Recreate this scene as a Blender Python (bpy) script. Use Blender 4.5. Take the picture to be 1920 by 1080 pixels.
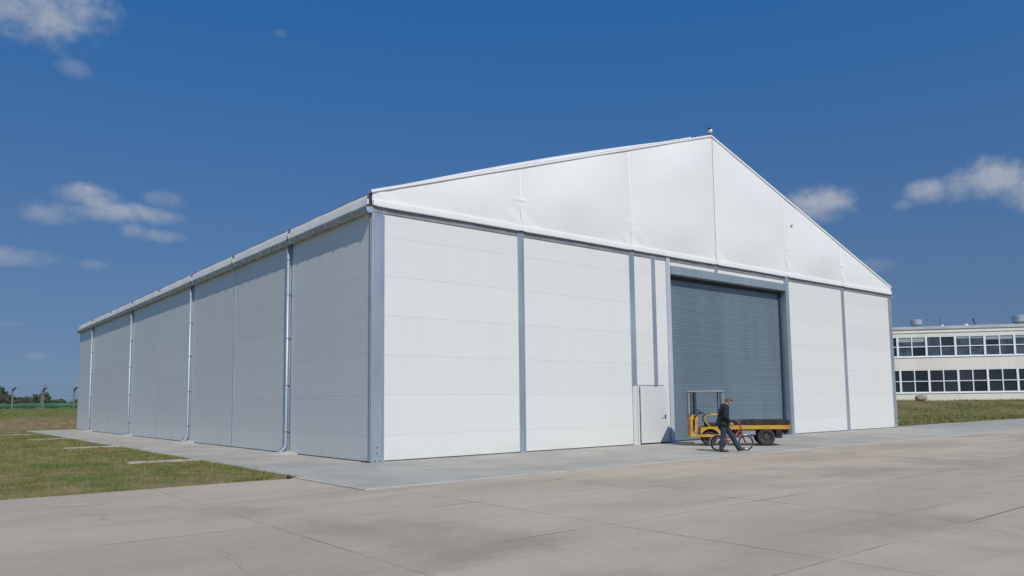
import bpy, math, random
import numpy as np
from mathutils import Vector, Matrix

random.seed(7)
rng = np.random.default_rng(7)
for o in list(bpy.data.objects):
    bpy.data.objects.remove(o, do_unlink=True)
scene = bpy.context.scene
col = scene.collection

# ------------------------------------------------------------------ camera
CAM = Vector((-10.2828, -19.0676, 1.65))
R_ = Vector((0.7751, -0.6317, -0.0121)).normalized()
F_ = Vector((0.6300, 0.7714, 0.0899)).normalized()
U_ = R_.cross(F_).normalized()
R_ = F_.cross(U_).normalized()
cd = bpy.data.cameras.new("camera")
cam = bpy.data.objects.new("camera", cd)
col.objects.link(cam)
M = Matrix.Identity(4)
for i in range(3):
    M[i][0] = R_[i]; M[i][1] = U_[i]; M[i][2] = -F_[i]; M[i][3] = CAM[i]
cam.matrix_world = M
cd.sensor_width = 36.0
cd.lens = 1417.863 / 1920 * 36
cd.shift_x = -7.238 / 1920
cd.shift_y = 85.477 / 1920
cd.clip_start = 0.1
cd.clip_end = 8000
scene.camera = cam

# ------------------------------------------------------------------ light
SUN_DIR = Vector((-0.28, -1.0, 1.10)).normalized()      # towards the sun
SUN_EL = math.asin(SUN_DIR.z)
SUN_AZ = math.atan2(SUN_DIR.x, SUN_DIR.y)                # clockwise from +Y
sl = bpy.data.lights.new("sun", 'SUN')
sl.energy = 3.4
sl.angle = math.radians(0.53)
sl.color = (1.0, 0.945, 0.82)
sun = bpy.data.objects.new("sun", sl)
sun.rotation_euler = SUN_DIR.to_track_quat('Z', 'Y').to_euler()
sun.location = (0, -30, 40)
col.objects.link(sun)

scene.view_settings.view_transform = 'Standard'
scene.view_settings.look = 'None'
scene.view_settings.exposure = 0.0
scene.view_settings.gamma = 1.0
scene.render.engine = 'CYCLES'

# ------------------------------------------------------------------ node helper
class NB:
    def __init__(s, tree):
        s.t = tree; s.n = tree.nodes; s.l = tree.links
    def node(s, typ, **kw):
        n = s.n.new(typ)
        for k, v in kw.items(): setattr(n, k, v)
        return n
    def put(s, sock, v):
        if v is None: return
        if hasattr(v, 'is_linked') or hasattr(v, 'links'): s.l.new(v, sock)
        else: sock.default_value = v
    def math(s, op, a, b=None, c=None, clamp=False):
        n = s.node('ShaderNodeMath', operation=op, use_clamp=clamp)
        s.put(n.inputs[0], a); s.put(n.inputs[1], b); s.put(n.inputs[2], c)
        return n.outputs[0]
    def vmath(s, op, a, b=None):
        n = s.node('ShaderNodeVectorMath', operation=op)
        s.put(n.inputs[0], a); s.put(n.inputs[1], b)
        return n.outputs[0]
    def noise(s, vec, scale, detail=4, rough=0.55, dist=0.0):
        n = s.node('ShaderNodeTexNoise')
        s.put(n.inputs['Vector'], vec)
        n.inputs['Scale'].default_value = scale; n.inputs['Detail'].default_value = detail
        n.inputs['Roughness'].default_value = rough; n.inputs['Distortion'].default_value = dist
        return n.outputs['Fac']
    def ramp(s, v, a, b, c=0.0, d=1.0, smooth=True):
        n = s.node('ShaderNodeMapRange', interpolation_type='SMOOTHSTEP' if smooth else 'LINEAR')
        s.put(n.inputs['Value'], v)
        for k, x in (('From Min', a), ('From Max', b), ('To Min', c), ('To Max', d)): s.put(n.inputs[k], x)
        return n.outputs['Result']
    def mix(s, fac, a, b, blend='MIX'):
        n = s.node('ShaderNodeMix', data_type='RGBA', blend_type=blend)
        s.put(n.inputs['Factor'], fac)
        s.put(n.inputs['A'] if False else n.inputs[6], a if not isinstance(a, tuple) else (*a, 1)[:4])
        s.put(n.inputs[7], b if not isinstance(b, tuple) else (*b, 1)[:4])
        return n.outputs[2]
    def mul(s, c, v):          # colour * scalar
        n = s.node('ShaderNodeVectorMath', operation='SCALE')
        s.put(n.inputs[0], c); s.put(n.inputs['Scale'], v)
        return n.outputs[0]
    def sep(s, v):
        n = s.node('ShaderNodeSeparateXYZ'); s.put(n.inputs[0], v); return n.outputs

# ------------------------------------------------------------------ world: blue sky with a few small clouds
w = bpy.data.worlds.new("World"); scene.world = w; w.use_nodes = True
nb = NB(w.node_tree); nb.n.clear()
sky = nb.node('ShaderNodeTexSky', sky_type='NISHITA')
sky.sun_disc = False
sky.sun_elevation = SUN_EL
sky.sun_rotation = SUN_AZ
sky.altitude = 200; sky.air_density = 1.0; sky.dust_density = 0.3; sky.ozone_density = 2.0
tc = nb.node('ShaderNodeTexCoord').outputs['Generated']
sx, sy, sz = nb.sep(tc)
# clear dry air: the pale band at the horizon is kept low by looking the sky up a little higher
lift = nb.node('ShaderNodeCombineXYZ'); nb.put(lift.inputs[0], sx); nb.put(lift.inputs[1], sy)
nb.put(lift.inputs[2], nb.math('MULTIPLY_ADD', nb.math('MAXIMUM', sz, 0.0), 0.74, 0.26))
nb.l.new(nb.vmath('NORMALIZE', lift.outputs[0]), sky.inputs[0])
tint = nb.mix(nb.ramp(sz, 0.0, 0.46, smooth=False), (.90, .83, .76, 1), (.33, .91, 1.37, 1))
skyt = nb.mix(1.0, sky.outputs[0], tint, 'MULTIPLY')
az = nb.math('ARCTAN2', sx, sy)
el = nb.math('ARCSINE', sz)
# (azimuth, elevation, half width, half height, strength)
CLOUDS = [(.0950,.4330,.090,.046,1.0),(.1439,.3768,.022,.012,.35),(.3753,.4521,.011,.006,.22),(.1626,.2398,.036,.017,.9),
 (.1851,.2253,.078,.014,.8),(.1263,.2164,.036,.012,.6),(.2435,.2474,.026,.012,.4),(.2110,.2069,.020,.011,.7),(.2371,.2022,.032,.0095,.6),
 (.0950,.1652,.050,.0135,.6),(.1707,.1634,.018,.006,.3),(1.0743,.2382,.044,.026,1.0),(1.1944,.2371,.032,.016,.9),(1.2271,.2401,.026,.020,.9),
 (1.2636,.2402,.042,.026,1.0),(1.2924,.2210,.036,.024,.9),(1.1696,.2245,.018,.0085,.5),(1.1334,.1577,.030,.010,.25),(.1221,.0573,.018,.005,.25),(.0918,.0923,.018,.005,.3),
 # the same kind of small clouds in the rest of the sky
 (-.62,.30,.09,.03,.9),(-1.05,.21,.08,.022,.9),(-1.6,.36,.07,.03,.8),(-2.2,.25,.1,.028,.9),(1.75,.26,.08,.026,.9),(2.35,.33,.07,.03,.8),(2.9,.22,.09,.024,.8),(-2.8,.40,.07,.03,.7)]
nv = nb.node('ShaderNodeCombineXYZ'); nb.put(nv.inputs[0], az); nb.put(nv.inputs[1], nb.math('MULTIPLY', el, 1.15)); 
n1 = nb.noise(nv.outputs[0], 21, 6, 0.53, 0.2)
n2 = nb.noise(nv.outputs[0], 75, 5, 0.6)
wob = nb.math('ADD', nb.math('MULTIPLY', nb.math('SUBTRACT', n1, 0.5), 2.5), nb.math('MULTIPLY', nb.math('SUBTRACT', n2, 0.5), 0.75))
tot = None; topm = None
for (a, e, hw, hh, st) in CLOUDS:
    dx = nb.math('DIVIDE', nb.math('SUBTRACT', az, a), hw)
    dy = nb.math('DIVIDE', nb.math('SUBTRACT', el, e), hh)
    rr = nb.math('MULTIPLY_ADD', dx, dx, nb.math('MULTIPLY', dy, dy))
    m = nb.math('ADD', nb.math('SUBTRACT', 1.0, rr), wob)
    m = nb.math('MULTIPLY', nb.ramp(m, -.2, 1.4), st)
    tot = m if tot is None else nb.math('MAXIMUM', tot, m)
    t = nb.math('MULTIPLY', m, nb.math('MULTIPLY_ADD', dy, 0.5, 0.5, clamp=True))
    topm = t if topm is None else nb.math('MAXIMUM', topm, t)
tot = nb.math('MULTIPLY', tot, 0.80)
ccol = nb.mix(nb.math('MULTIPLY', topm, 1.0, clamp=True), (3.3, 3.8, 4.7), (6.2, 6.3, 6.6))  # sunlit tops and greyer undersides painted into the cloud colour
skyc = nb.mix(tot, skyt, ccol)
bg = nb.node('ShaderNodeBackground'); bg.inputs['Strength'].default_value = 0.092
nb.l.new(skyc, bg.inputs['Color'])
wo = nb.node('ShaderNodeOutputWorld'); nb.l.new(bg.outputs[0], wo.inputs['Surface'])

# ------------------------------------------------------------------ mesh helper
class MB:
    def __init__(s): s.v = []; s.f = []
    def add(s, vs, fs):
        b = len(s.v); s.v += [tuple(x) for x in vs]; s.f += [tuple(i + b for i in f) for f in fs]; return s
    def box(s, x0, x1, y0, y1, z0, z1):
        return s.add([(x0,y0,z0),(x1,y0,z0),(x1,y1,z0),(x0,y1,z0),(x0,y0,z1),(x1,y0,z1),(x1,y1,z1),(x0,y1,z1)],
                     [(0,3,2,1),(4,5,6,7),(0,1,5,4),(1,2,6,5),(2,3,7,6),(3,0,4,7)])
    def prism(s, poly, axis, a0, a1):
        # poly: 2D points in the other two axes in cyclic order (axis x:(y,z), y:(x,z), z:(x,y))
        n = len(poly)
        def P(p, a):
            return {'x': (a, p[0], p[1]), 'y': (p[0], a, p[1]), 'z': (p[0], p[1], a)}[axis]
        vs = [P(p, a0) for p in poly] + [P(p, a1) for p in poly]
        fs = [tuple(range(n))[::-1], tuple(range(n, 2 * n))] + [(i, (i + 1) % n, n + (i + 1) % n, n + i) for i in range(n)]
        return s.add(vs, fs)
    def tube(s, pts, r, n=8, caps=True):
        pts = [Vector(p) for p in pts]
        rs = r if isinstance(r, (list, tuple)) else [r] * len(pts)
        b = len(s.v); prev = None
        for i, p in enumerate(pts):
            d = (pts[min(i + 1, len(pts) - 1)] - pts[max(i - 1, 0)]).normalized()
            if prev is None:
                ref = Vector((0, 0, 1)) if abs(d.z) < 0.9 else Vector((1, 0, 0))
                a = d.cross(ref).normalized()
            else:
                a = (prev - d * prev.dot(d)).normalized()
            prev = a; c = d.cross(a)
            for k in range(n):
                t = 2 * math.pi * k / n
                s.v.append(tuple(p + (a * math.cos(t) + c * math.sin(t)) * rs[i]))
        for i in range(len(pts) - 1):
            for k in range(n):
                k2 = (k + 1) % n
                s.f.append((b + i*n + k, b + i*n + k2, b + (i+1)*n + k2, b + (i+1)*n + k))
        if caps:
            s.f.append(tuple(b + k for k in range(n))[::-1]); s.f.append(tuple(b + (len(pts)-1)*n + k for k in range(n)))
        return s
    def lathe(s, prof, c=(0,0,0), axis='z', n=24, close=False):
        b = len(s.v); m = len(prof)
        for (r, h) in prof:
            for k in range(n):
                t = 2 * math.pi * k / n
                x, y = r * math.cos(t), r * math.sin(t)
                q = {'z': (x, y, h), 'y': (x, h, y), 'x': (h, x, y)}[axis]
                s.v.append((q[0] + c[0], q[1] + c[1], q[2] + c[2]))
        rows = m if close else m - 1
        for i in range(rows):
            i2 = (i + 1) % m
            for k in range(n):
                k2 = (k + 1) % n
                s.f.append((b + i*n + k, b + i*n + k2, b + i2*n + k2, b + i2*n + k))
        return s
    def torus(s, c, R, r, axis='y', n=28, m=8):
        prof = [(R + r * math.cos(2*math.pi*i/m), r * math.sin(2*math.pi*i/m)) for i in range(m)]
        return s.lathe(prof, c, axis, n, close=True)
    def ell(s, c, rad, n=14, m=8):
        b = len(s.v)
        for i in range(m + 1):
            ph = math.pi * i / m
            for k in range(n):
                t = 2*math.pi*k/n
                s.v.append((c[0] + rad[0]*math.sin(ph)*math.cos(t), c[1] + rad[1]*math.sin(ph)*math.sin(t), c[2] + rad[2]*math.cos(ph)))
        for i in range(m):
            for k in range(n):
                k2 = (k+1) % n
                s.f.append((b+i*n+k, b+(i+1)*n+k, b+(i+1)*n+k2, b+i*n+k2))
        return s
    def grid(s, fn, nu, nv):
        b = len(s.v)
        for j in range(nv + 1):
            for i in range(nu + 1):
                s.v.append(tuple(fn(i / nu, j / nv)))
        W = nu + 1
        for j in range(nv):
            for i in range(nu):
                s.f.append((b + j*W + i, b + j*W + i + 1, b + (j+1)*W + i + 1, b + (j+1)*W + i))
        return s
    def mesh(s, name, smooth=False):
        me = bpy.data.meshes.new(name); me.from_pydata(s.v, [], s.f); me.validate(); me.update()
        if smooth: me.polygons.foreach_set('use_smooth', [True] * len(me.polygons))
        return me
    def build(s, name, mat, parent=None, smooth=False, bevel=0.0, seg=2):
        o = link(name, s.mesh(name, smooth), mat, parent)
        if bevel:
            md = o.modifiers.new('bevel', 'BEVEL'); md.width = bevel; md.segments = seg; md.limit_method = 'ANGLE'
            md.angle_limit = math.radians(35)
        return o

def link(name, me, mat, parent=None, loc=None):
    o = bpy.data.objects.new(name, me); col.objects.link(o)
    if mat is not None and me is not None and not me.materials: me.materials.append(mat)
    if parent is not None: o.parent = parent
    if loc is not None: o.location = loc
    return o
def tag(o, label=None, cat=None, group=None, kind=None):
    for k, v in (('label', label), ('category', cat), ('group', group), ('kind', kind)):
        if v: o[k] = v
    return o
def empty(name, loc, rz=0.0):
    o = bpy.data.objects.new(name, None); col.objects.link(o); o.location = loc; o.rotation_euler = (0, 0, rz)
    o.empty_display_size = 0.3
    return o
def copy_tree(o, parent=None):
    c = o.copy(); col.objects.link(c); c.parent = parent
    for ch in list(o.children): copy_tree(ch, c)
    return c
def fast_mesh(name, verts, tris_or_quads, k):
    me = bpy.data.meshes.new(name)
    nv, nf = len(verts), len(tris_or_quads)
    me.vertices.add(nv); me.vertices.foreach_set('co', np.asarray(verts, np.float32).ravel())
    me.loops.add(nf * k); me.loops.foreach_set('vertex_index', np.asarray(tris_or_quads, np.int32).ravel())
    me.polygons.add(nf); me.polygons.foreach_set('loop_start', np.arange(0, nf * k, k, dtype=np.int32))
    me.polygons.foreach_set('loop_total', np.full(nf, k, np.int32))
    me.update(calc_edges=True); me.validate()
    return me

# ------------------------------------------------------------------ materials
def material(name, c1, c2=None, scale=3.0, rough=0.6, metal=0.0, bump=0.0, bscale=40.0, rvar=0.0, fine=0.0, fscale=60, coat=0.0, spec=0.5,
             streak=False, detail=5, lo=0.35, hi=0.65, rough2=None):
    m = bpy.data.materials.new(name); m.use_nodes = True
    b = NB(m.node_tree); pr = b.n['Principled BSDF']
    pos = b.node('ShaderNodeNewGeometry').outputs['Position']
    if streak:
        mp = b.node('ShaderNodeMapping'); mp.inputs['Scale'].default_value = (1.0, 1.0, 0.12); b.l.new(pos, mp.inputs['Vector']); vec = mp.outputs[0]
    else: vec = pos
    c = (*c1, 1)
    if c2 is not None:
        c = b.mix(b.ramp(b.noise(vec, scale, detail), lo, hi), (*c1, 1), (*c2, 1))
    if fine:
        k = b.ramp(b.noise(pos, fscale, 3), 0.3, 0.7, 1 - fine, 1 + fine, smooth=False)
        c = b.mul(c if not isinstance(c, tuple) else c[:3], k)
    if rvar:
        rn = b.node('ShaderNodeObjectInfo').outputs['Random']
        k = b.ramp(rn, 0, 1, 1 - rvar, 1 + rvar, smooth=False)
        c = b.mul(c if not isinstance(c, tuple) else c[:3], k)
    if isinstance(c, tuple): pr.inputs['Base Color'].default_value = c
    else: b.l.new(c, pr.inputs['Base Color'])
    pr.inputs['Metallic'].default_value = metal
    if rough2 is not None:
        b.l.new(b.ramp(b.noise(vec, scale * 2.3, 4), 0.3, 0.7, rough, rough2), pr.inputs['Roughness'])
    else: pr.inputs['Roughness'].default_value = rough
    pr.inputs['Specular IOR Level'].default_value = spec
    pr.inputs['Coat Weight'].default_value = coat
    if bump:
        bn = b.node('ShaderNodeBump'); bn.inputs['Strength'].default_value = 1.0; bn.inputs['Distance'].default_value = bump
        b.l.new(b.noise(pos, bscale, 4), bn.inputs['Height']); b.l.new(bn.outputs[0], pr.inputs['Normal'])
    return m

def panel_material(name, ribs):
    m = bpy.data.materials.new(name); m.use_nodes = True
    b = NB(m.node_tree); pr = b.n['Principled BSDF']
    pos = b.node('ShaderNodeNewGeometry').outputs['Position']
    x, y, z = b.sep(pos)
    mp = b.node('ShaderNodeMapping'); mp.inputs['Scale'].default_value = (1.2, 1.2, 0.10); b.l.new(pos, mp.inputs['Vector'])
    dirt = b.ramp(b.noise(mp.outputs[0], 1.6, 6, 0.6), 0.35, 0.75)
    c = b.mix(b.math('MULTIPLY', dirt, 0.35), (.715, .713, .683, 1), (.677, .675, .645, 1))
    low = b.math('MULTIPLY', b.ramp(z, 0.55, 0.0), b.ramp(b.noise(pos, 2.5, 5), 0.35, 0.7))      # mud splashed up from the apron
    c = b.mix(b.math('MULTIPLY', low, 0.22), c, (.50, .47, .42, 1))
    rn = b.node('ShaderNodeObjectInfo').outputs['Random']
    c = b.mul(c, b.ramp(rn, 0, 1, 0.975, 1.02, smooth=False))
    b.l.new(c, pr.inputs['Base Color'])
    pr.inputs['Roughness'].default_value = 0.42
    bn = b.node('ShaderNodeBump'); bn.inputs['Strength'].default_value = 1.0; bn.inputs['Distance'].default_value = 1.0
    wv = b.math('SINE', b.math('MULTIPLY', z, 2 * math.pi / 0.1))
    wv = b.math('MULTIPLY', wv, ribs)
    h = b.math('ADD', wv, b.math('MULTIPLY', b.noise(pos, 0.9, 2), 0.006))
    b.l.new(h, bn.inputs['Height']); b.l.new(bn.outputs[0], pr.inputs['Normal'])
    return m

MAT = {}
MAT['panel'] = panel_material('sandwich_panel', 0.00015)
MAT['panel_side'] = panel_material('sandwich_panel_ribbed', 0.00038)
MAT['alu'] = material('galvanised_steel', (.50,.55,.60), (.40,.45,.50), 2.2, .38, .65, streak=True, fine=.04, rough2=.52)
MAT['alu_frame'] = material('blue_grey_frame', (.30,.35,.40), (.26,.31,.36), 2.0, .5, .25, streak=True)
MAT['dark_gap'] = material('dark_gap', (.03,.035,.04), rough=.9)
MAT['rail'] = material('grey_rail', (.30,.31,.32), (.24,.25,.26), 3, .6, .2)
MAT['membrane'] = material('white_membrane', (.80,.80,.79), (.785,.785,.775), .7, .48, bump=.002, bscale=1.6, spec=.4)
MAT['membrane_roof'] = material('roof_membrane', (.82,.82,.81), (.74,.74,.73), .9, .5, bump=.006, bscale=1.2)
MAT['fascia'] = material('fascia_membrane', (.80,.775,.73), (.74,.715,.67), 1.2, .55, streak=True, bump=.003, bscale=4)
MAT['gutter'] = material('gutter_metal', (.42,.44,.44), (.33,.34,.33), 2.5, .45, .35)
MAT['pipe'] = material('downpipe_metal', (.42,.49,.55), (.36,.43,.49), 3, .5, .35, streak=True)
MAT['shiny'] = material('bright_zinc', (.85,.87,.88), rough=.16, metal=1)
MAT['slat'] = material('roller_slat', (.175,.230,.282), (.152,.200,.247), .8, .42, .15, streak=True, rvar=.04)
MAT['navy'] = material('guide_rail', (.03,.045,.075), rough=.5)
MAT['door'] = material('door_paint', (.62,.635,.63), (.58,.595,.59), 1.5, .45, streak=True)
MAT['black'] = material('black_plastic', (.018,.018,.02), rough=.45)
MAT['bolt'] = material('bolt', (.08,.085,.09), rough=.5, metal=.6)

# ------------------------------------------------------------------ terrain
def sstep(a, b, x):
    t = np.clip((x - a) / (b - a), 0, 1); return t * t * (3 - 2 * t)
def vnoise(x, y, s, seed=0):
    # cheap smooth value noise from sines
    r = np.random.default_rng(seed); out = 0
    for k in range(6):
        a = r.uniform(0, 2*np.pi); f = s * r.uniform(.6, 1.6); ph = r.uniform(0, 6.28)
        out = out + np.sin((x*np.cos(a) + y*np.sin(a)) * f + ph)
    return out / 6
def terrain_h(x, y):
    x = np.asarray(x, float); y = np.asarray(y, float)
    base = .035 + .02 * vnoise(x, y, 1.2, 1) + .015 * vnoise(x, y, 4.0, 2)
    edge = .25 * vnoise(x, y, 1.5, 3)
    # paved zone mask
    left_grass = sstep(-3.05, -3.45, x + .25*edge) * sstep(-2.65, -2.3, y + 1.3*edge + .2*vnoise(x, y, 3.3, 9) + .16*np.clip(-x-5, 0, 5)*-1)
    right_grass = sstep(32.3, 32.9, x) * sstep(.35, .8, y + .02*(x-33))
    back = sstep(44.5, 45.2, y)
    grass = np.maximum(np.maximum(left_grass, right_grass), back)
    z = -.14 + (base + .14) * grass
    bank = .80 * sstep(45.0, 49.6, y + .5*vnoise(x, y, .5, 5)) + .12*sstep(48, 52, y)*(1+vnoise(x, y, .3, 6)) + .45 * sstep(52, 100, y)
    u = (x - 32.5) * .63 + y * .77
    rise = 1.36 * sstep(14, 40, u) * sstep(.5, 6, y) * sstep(32.5, 36, x)
    rise = rise + .10*sstep(4, 20, u)*vnoise(x, y, .35, 8)*sstep(.5, 4, y)*sstep(32.5, 36, x)
    z = z + np.maximum(bank, rise)
    return z
def axis(*segs):
    out = []
    for a, b, n in segs: out += list(np.linspace(a, b, n, endpoint=False))
    return np.array(out)
geo = lambda a, b, n: list(a * (b / a) ** (np.arange(n) / (n - 1)))
xs = np.array(sorted(set([-v for v in geo(30, 3500, 22)] + list(np.arange(-29.6, -2.0, .22)) + list(np.arange(-1.5, 32, 3.0)) + list(np.arange(32, 90, .5)) + geo(91, 3500, 20))))
ys = np.array(sorted(set([-v for v in geo(21, 3500, 18)] + list(np.arange(-20, -4, 2.0)) + list(np.arange(-4, 54, .25)) + list(np.arange(54, 110, 1.2)) + geo(112, 3500, 20))))
X, Y = np.meshgrid(xs, ys)
Z = terrain_h(X, Y)
V = np.stack([X.ravel(), Y.ravel(), Z.ravel()], 1)
nx, ny = len(xs), len(ys)
idx = np.arange(nx * ny).reshape(ny, nx)
Q = np.stack([idx[:-1,:-1].ravel(), idx[:-1,1:].ravel(), idx[1:,1:].ravel(), idx[1:,:-1].ravel()], 1)
gm = bpy.data.materials.new('grass_ground'); gm.use_nodes = True
b = NB(gm.node_tree); pr = b.n['Principled BSDF']
geo_n = b.node('ShaderNodeNewGeometry'); pos = geo_n.outputs['Position']
gx, gy, gz = b.sep(pos)
nrmz = b.sep(geo_n.outputs['Normal'])[2]
c = b.mix(b.ramp(b.noise(pos, 1.5, 7, .7), .36, .60), (.125,.140,.034,1), (.23,.185,.098,1))
c = b.mix(b.math('MULTIPLY', b.ramp(b.noise(pos, .35, 6, .7), .46, .62), .8), c, (.10,.142,.026,1))
c = b.mix(b.math('MULTIPLY', b.ramp(b.noise(pos, 9, 4), .5, .75), .5), c, (.30,.25,.13,1))
# bare earth: cut bank behind the hall, mound by the far building, trodden edge along the paving
bank_m = b.math('MULTIPLY', b.ramp(gy, 44.6, 45.2), b.ramp(gy, 50.6, 49.0))
trod = b.math('MULTIPLY', b.ramp(gy, -.9, -2.4), b.ramp(b.noise(pos, .8, 4), .35, .6))
trod2 = b.math('MULTIPLY', b.ramp(gx, -3.9, -3.3), b.math('MULTIPLY', b.ramp(gy, 9, 3), b.ramp(gx, 5, 4)))
bld_u = b.math('ADD', b.math('MULTIPLY', gx, .63), b.math('MULTIPLY', gy, .77))
mound = b.math('MULTIPLY', b.math('MULTIPLY', b.ramp(bld_u, 41, 47), b.ramp(gx, 34, 37)), b.ramp(b.noise(pos, .35, 5), .35, .55))
foot = b.math('MULTIPLY', b.math('MULTIPLY', b.ramp(gx, 31, 33), b.ramp(gy, 5.5, 1.5)), b.ramp(b.noise(pos, .45, 5), .40, .58))
bare = b.math('MAXIMUM', b.math('MAXIMUM', b.math('MAXIMUM', bank_m, trod), b.math('MAXIMUM', mound, foot)), trod2)
bare = b.math('MULTIPLY', bare, b.ramp(b.noise(pos, 2.2, 5), .30, .55, .45, 1.0))
dirtc = b.mix(b.ramp(b.noise(pos, 1.7, 6), .35, .65), (.24,.18,.105,1), (.155,.125,.06,1))
c = b.mix(bare, c, dirtc)
far_g = b.math('MULTIPLY', b.ramp(gy, 50, 54), b.ramp(gx, 60, 50))
c = b.mix(b.math('MULTIPLY', far_g, .8), c, b.mix(b.ramp(b.noise(pos, .12, 4), .4, .6), (.085,.150,.025,1), (.13,.15,.04,1)))
b.l.new(c, pr.inputs['Base Color']); pr.inputs['Roughness'].default_value = .95; pr.inputs['Specular IOR Level'].default_value = .15
bn = b.node('ShaderNodeBump'); bn.inputs['Strength'].default_value = .9; bn.inputs['Distance'].default_value = .05
b.l.new(b.noise(pos, 7, 6, .7), bn.inputs['Height']); b.l.new(bn.outputs[0], pr.inputs['Normal'])
MAT['ground'] = gm
gme = fast_mesh('ground', V, Q, 4); gme.polygons.foreach_set('use_smooth', [True]*len(gme.polygons))
tag(link('ground', gme, gm), kind='structure')

# grass blades: near turf on the left, and the rough grass on the right
def blades(name, x, y, h, wd, mat, label):
    n = len(x); z = terrain_h(x, y)
    th = rng.uniform(0, 2*np.pi, n); lean = rng.uniform(.1, .8, n) * h; la = rng.uniform(0, 2*np.pi, n)
    P = np.empty((n, 3, 3))
    P[:,0] = np.stack([x - np.cos(th)*wd, y - np.sin(th)*wd, z - .01], 1)
    P[:,1] = np.stack([x + np.cos(th)*wd, y + np.sin(th)*wd, z - .01], 1)
    P[:,2] = np.stack([x + np.cos(la)*lean, y + np.sin(la)*lean, z + h], 1)
    me = fast_mesh(name, P.reshape(-1, 3), np.arange(3*n).reshape(n, 3), 3)
    return tag(link(name, me, mat), label, 'grass', kind='stuff')
bm_ = bpy.data.materials.new('grass_blades'); bm_.use_nodes = True
b = NB(bm_.node_tree); pr = b.n['Principled BSDF']
pos = b.node('ShaderNodeNewGeometry').outputs['Position']
c = b.mix(b.ramp(b.noise(pos, 1.5, 7, .7), .36, .60), (.125,.155,.03,1), (.285,.235,.12,1))
c = b.mix(b.math('MULTIPLY', b.ramp(b.noise(pos, .35, 6, .7), .46, .62), .8), c, (.105,.155,.024,1))
c = b.mix(b.math('MULTIPLY', b.ramp(b.noise(pos, 14, 3), .5, .7), .65), c, (.36,.31,.16,1))
b.l.new(c, pr.inputs['Base Color']); pr.inputs['Roughness'].default_value = .8; pr.inputs['Specular IOR Level'].default_value = .2
pr.inputs['Subsurface Weight'].default_value = 0.0
n = 260000
yy = -2.6 + 48 * rng.random(n) ** 1.7
xx = -3.15 - 14 * rng.random(n) ** 1.25 - .18*yy*0
cl = vnoise(xx, yy, 1.6, 11) + .7*vnoise(xx, yy, 4.5, 12)
keep = (terrain_h(xx, yy) > .0) & (cl + rng.normal(0, .35, n) > -.25) & (rng.random(n) > .8*sstep(-.5, -2.1, yy)) & (rng.random(n) > .6*sstep(-9, -13, xx)*sstep(3, -1, yy))
xx, yy = xx[keep], yy[keep]
blades('grass', xx, yy, rng.uniform(.02, .075, len(xx)) * np.where(rng.random(len(xx)) < .06, 1.9, 1), .006 + .0006*np.clip(yy, 0, 50)[:], bm_, 'patchy short olive lawn on the left beside the hall')
n = 9000     # tufts creeping over the edges of the paving
xx = np.where(rng.random(n) < .6, -3.35 - 12*rng.random(n), -3.22 + rng.normal(0, .07, n)); yy = np.where(xx < -3.6, -2.42 + rng.normal(0, .09, n), -2.4 + 20*rng.random(n)**1.6)
keep = vnoise(xx, yy, 3.0, 31) + rng.normal(0, .3, n) > .05
xx, yy = xx[keep], yy[keep]
blades('edge_grass', xx, yy, rng.uniform(.03, .10, len(xx)) + np.maximum(0, -terrain_h(xx, yy)), .009, bm_, 'ragged fringe of grass along the rim of the lawn')
n = 70000
xx = 33 + 45 * rng.random(n) ** 1.2; yy = .4 + 26 * rng.random(n) ** 1.3
cl = vnoise(xx, yy, .9, 13)
keep = (terrain_h(xx, yy) > .0) & (cl + rng.normal(0, .3, n) > -.05)
xx, yy = xx[keep], yy[keep]
blades('rough_grass', xx, yy, rng.uniform(.05, .20, len(xx)), .022, bm_, 'rough grass and weeds on the rise before the white office block')
n = 60000
xx = -30 + 45*rng.random(n); yy = 46 + 40 * rng.random(n)**1.4
cl = vnoise(xx, yy, 1.3, 14)
keep = (cl + rng.normal(0, .35, n) > .0) & (yy > 49.2 + .6*rng.normal(0, 1, n)) | ((rng.random(n) < .22) & (cl > .1))
xx, yy = xx[keep], yy[keep]
blades('bank_grass', xx, yy, rng.uniform(.05, .16, len(xx)), .02, bm_, 'grass growing on top of the earth bank behind the hall')

# ------------------------------------------------------------------ paving slabs
pm = bpy.data.materials.new('concrete_paving'); pm.use_nodes = True
b = NB(pm.node_tree); pr = b.n['Principled BSDF']
pos = b.node('ShaderNodeNewGeometry').outputs['Position']
mp = b.node('ShaderNodeMapping'); mp.inputs['Scale'].default_value = (.35, 1.0, 1); mp.inputs['Rotation'].default_value = (0, 0, .15); b.l.new(pos, mp.inputs['Vector'])
c = b.mix(b.ramp(b.noise(mp.outputs[0], .55, 6, .6), .36, .64), (.475,.397,.318,1), (.405,.338,.270,1))
c = b.mix(b.math('MULTIPLY', b.ramp(b.noise(pos, .23, 6, .65, .4), .50, .66), .6), c, (.285,.245,.205,1))
mt = b.node('ShaderNodeMapping'); mt.inputs['Scale'].default_value = (.05, .9, 1); mt.inputs['Rotation'].default_value = (0, 0, -.05); b.l.new(pos, mt.inputs['Vector'])
c = b.mix(b.math('MULTIPLY', b.ramp(b.noise(mt.outputs[0], 1.3, 5, .65), .56, .72), .35), c, (.24,.205,.175,1))
c = b.mix(b.math('MULTIPLY', b.ramp(b.noise(pos, 1.9, 3, .5), .70, .78), .5), c, (.20,.17,.15,1))
c = b.mix(b.math('MULTIPLY', b.ramp(b.noise(mp.outputs[0], 1.5, 6, .7), .55, .75), .45), c, (.50,.435,.36,1))
c = b.mix(b.math('MULTIPLY', b.ramp(b.noise(pos, 7, 5, .7), .58, .74), .45), c, (.23,.20,.18,1))
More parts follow.
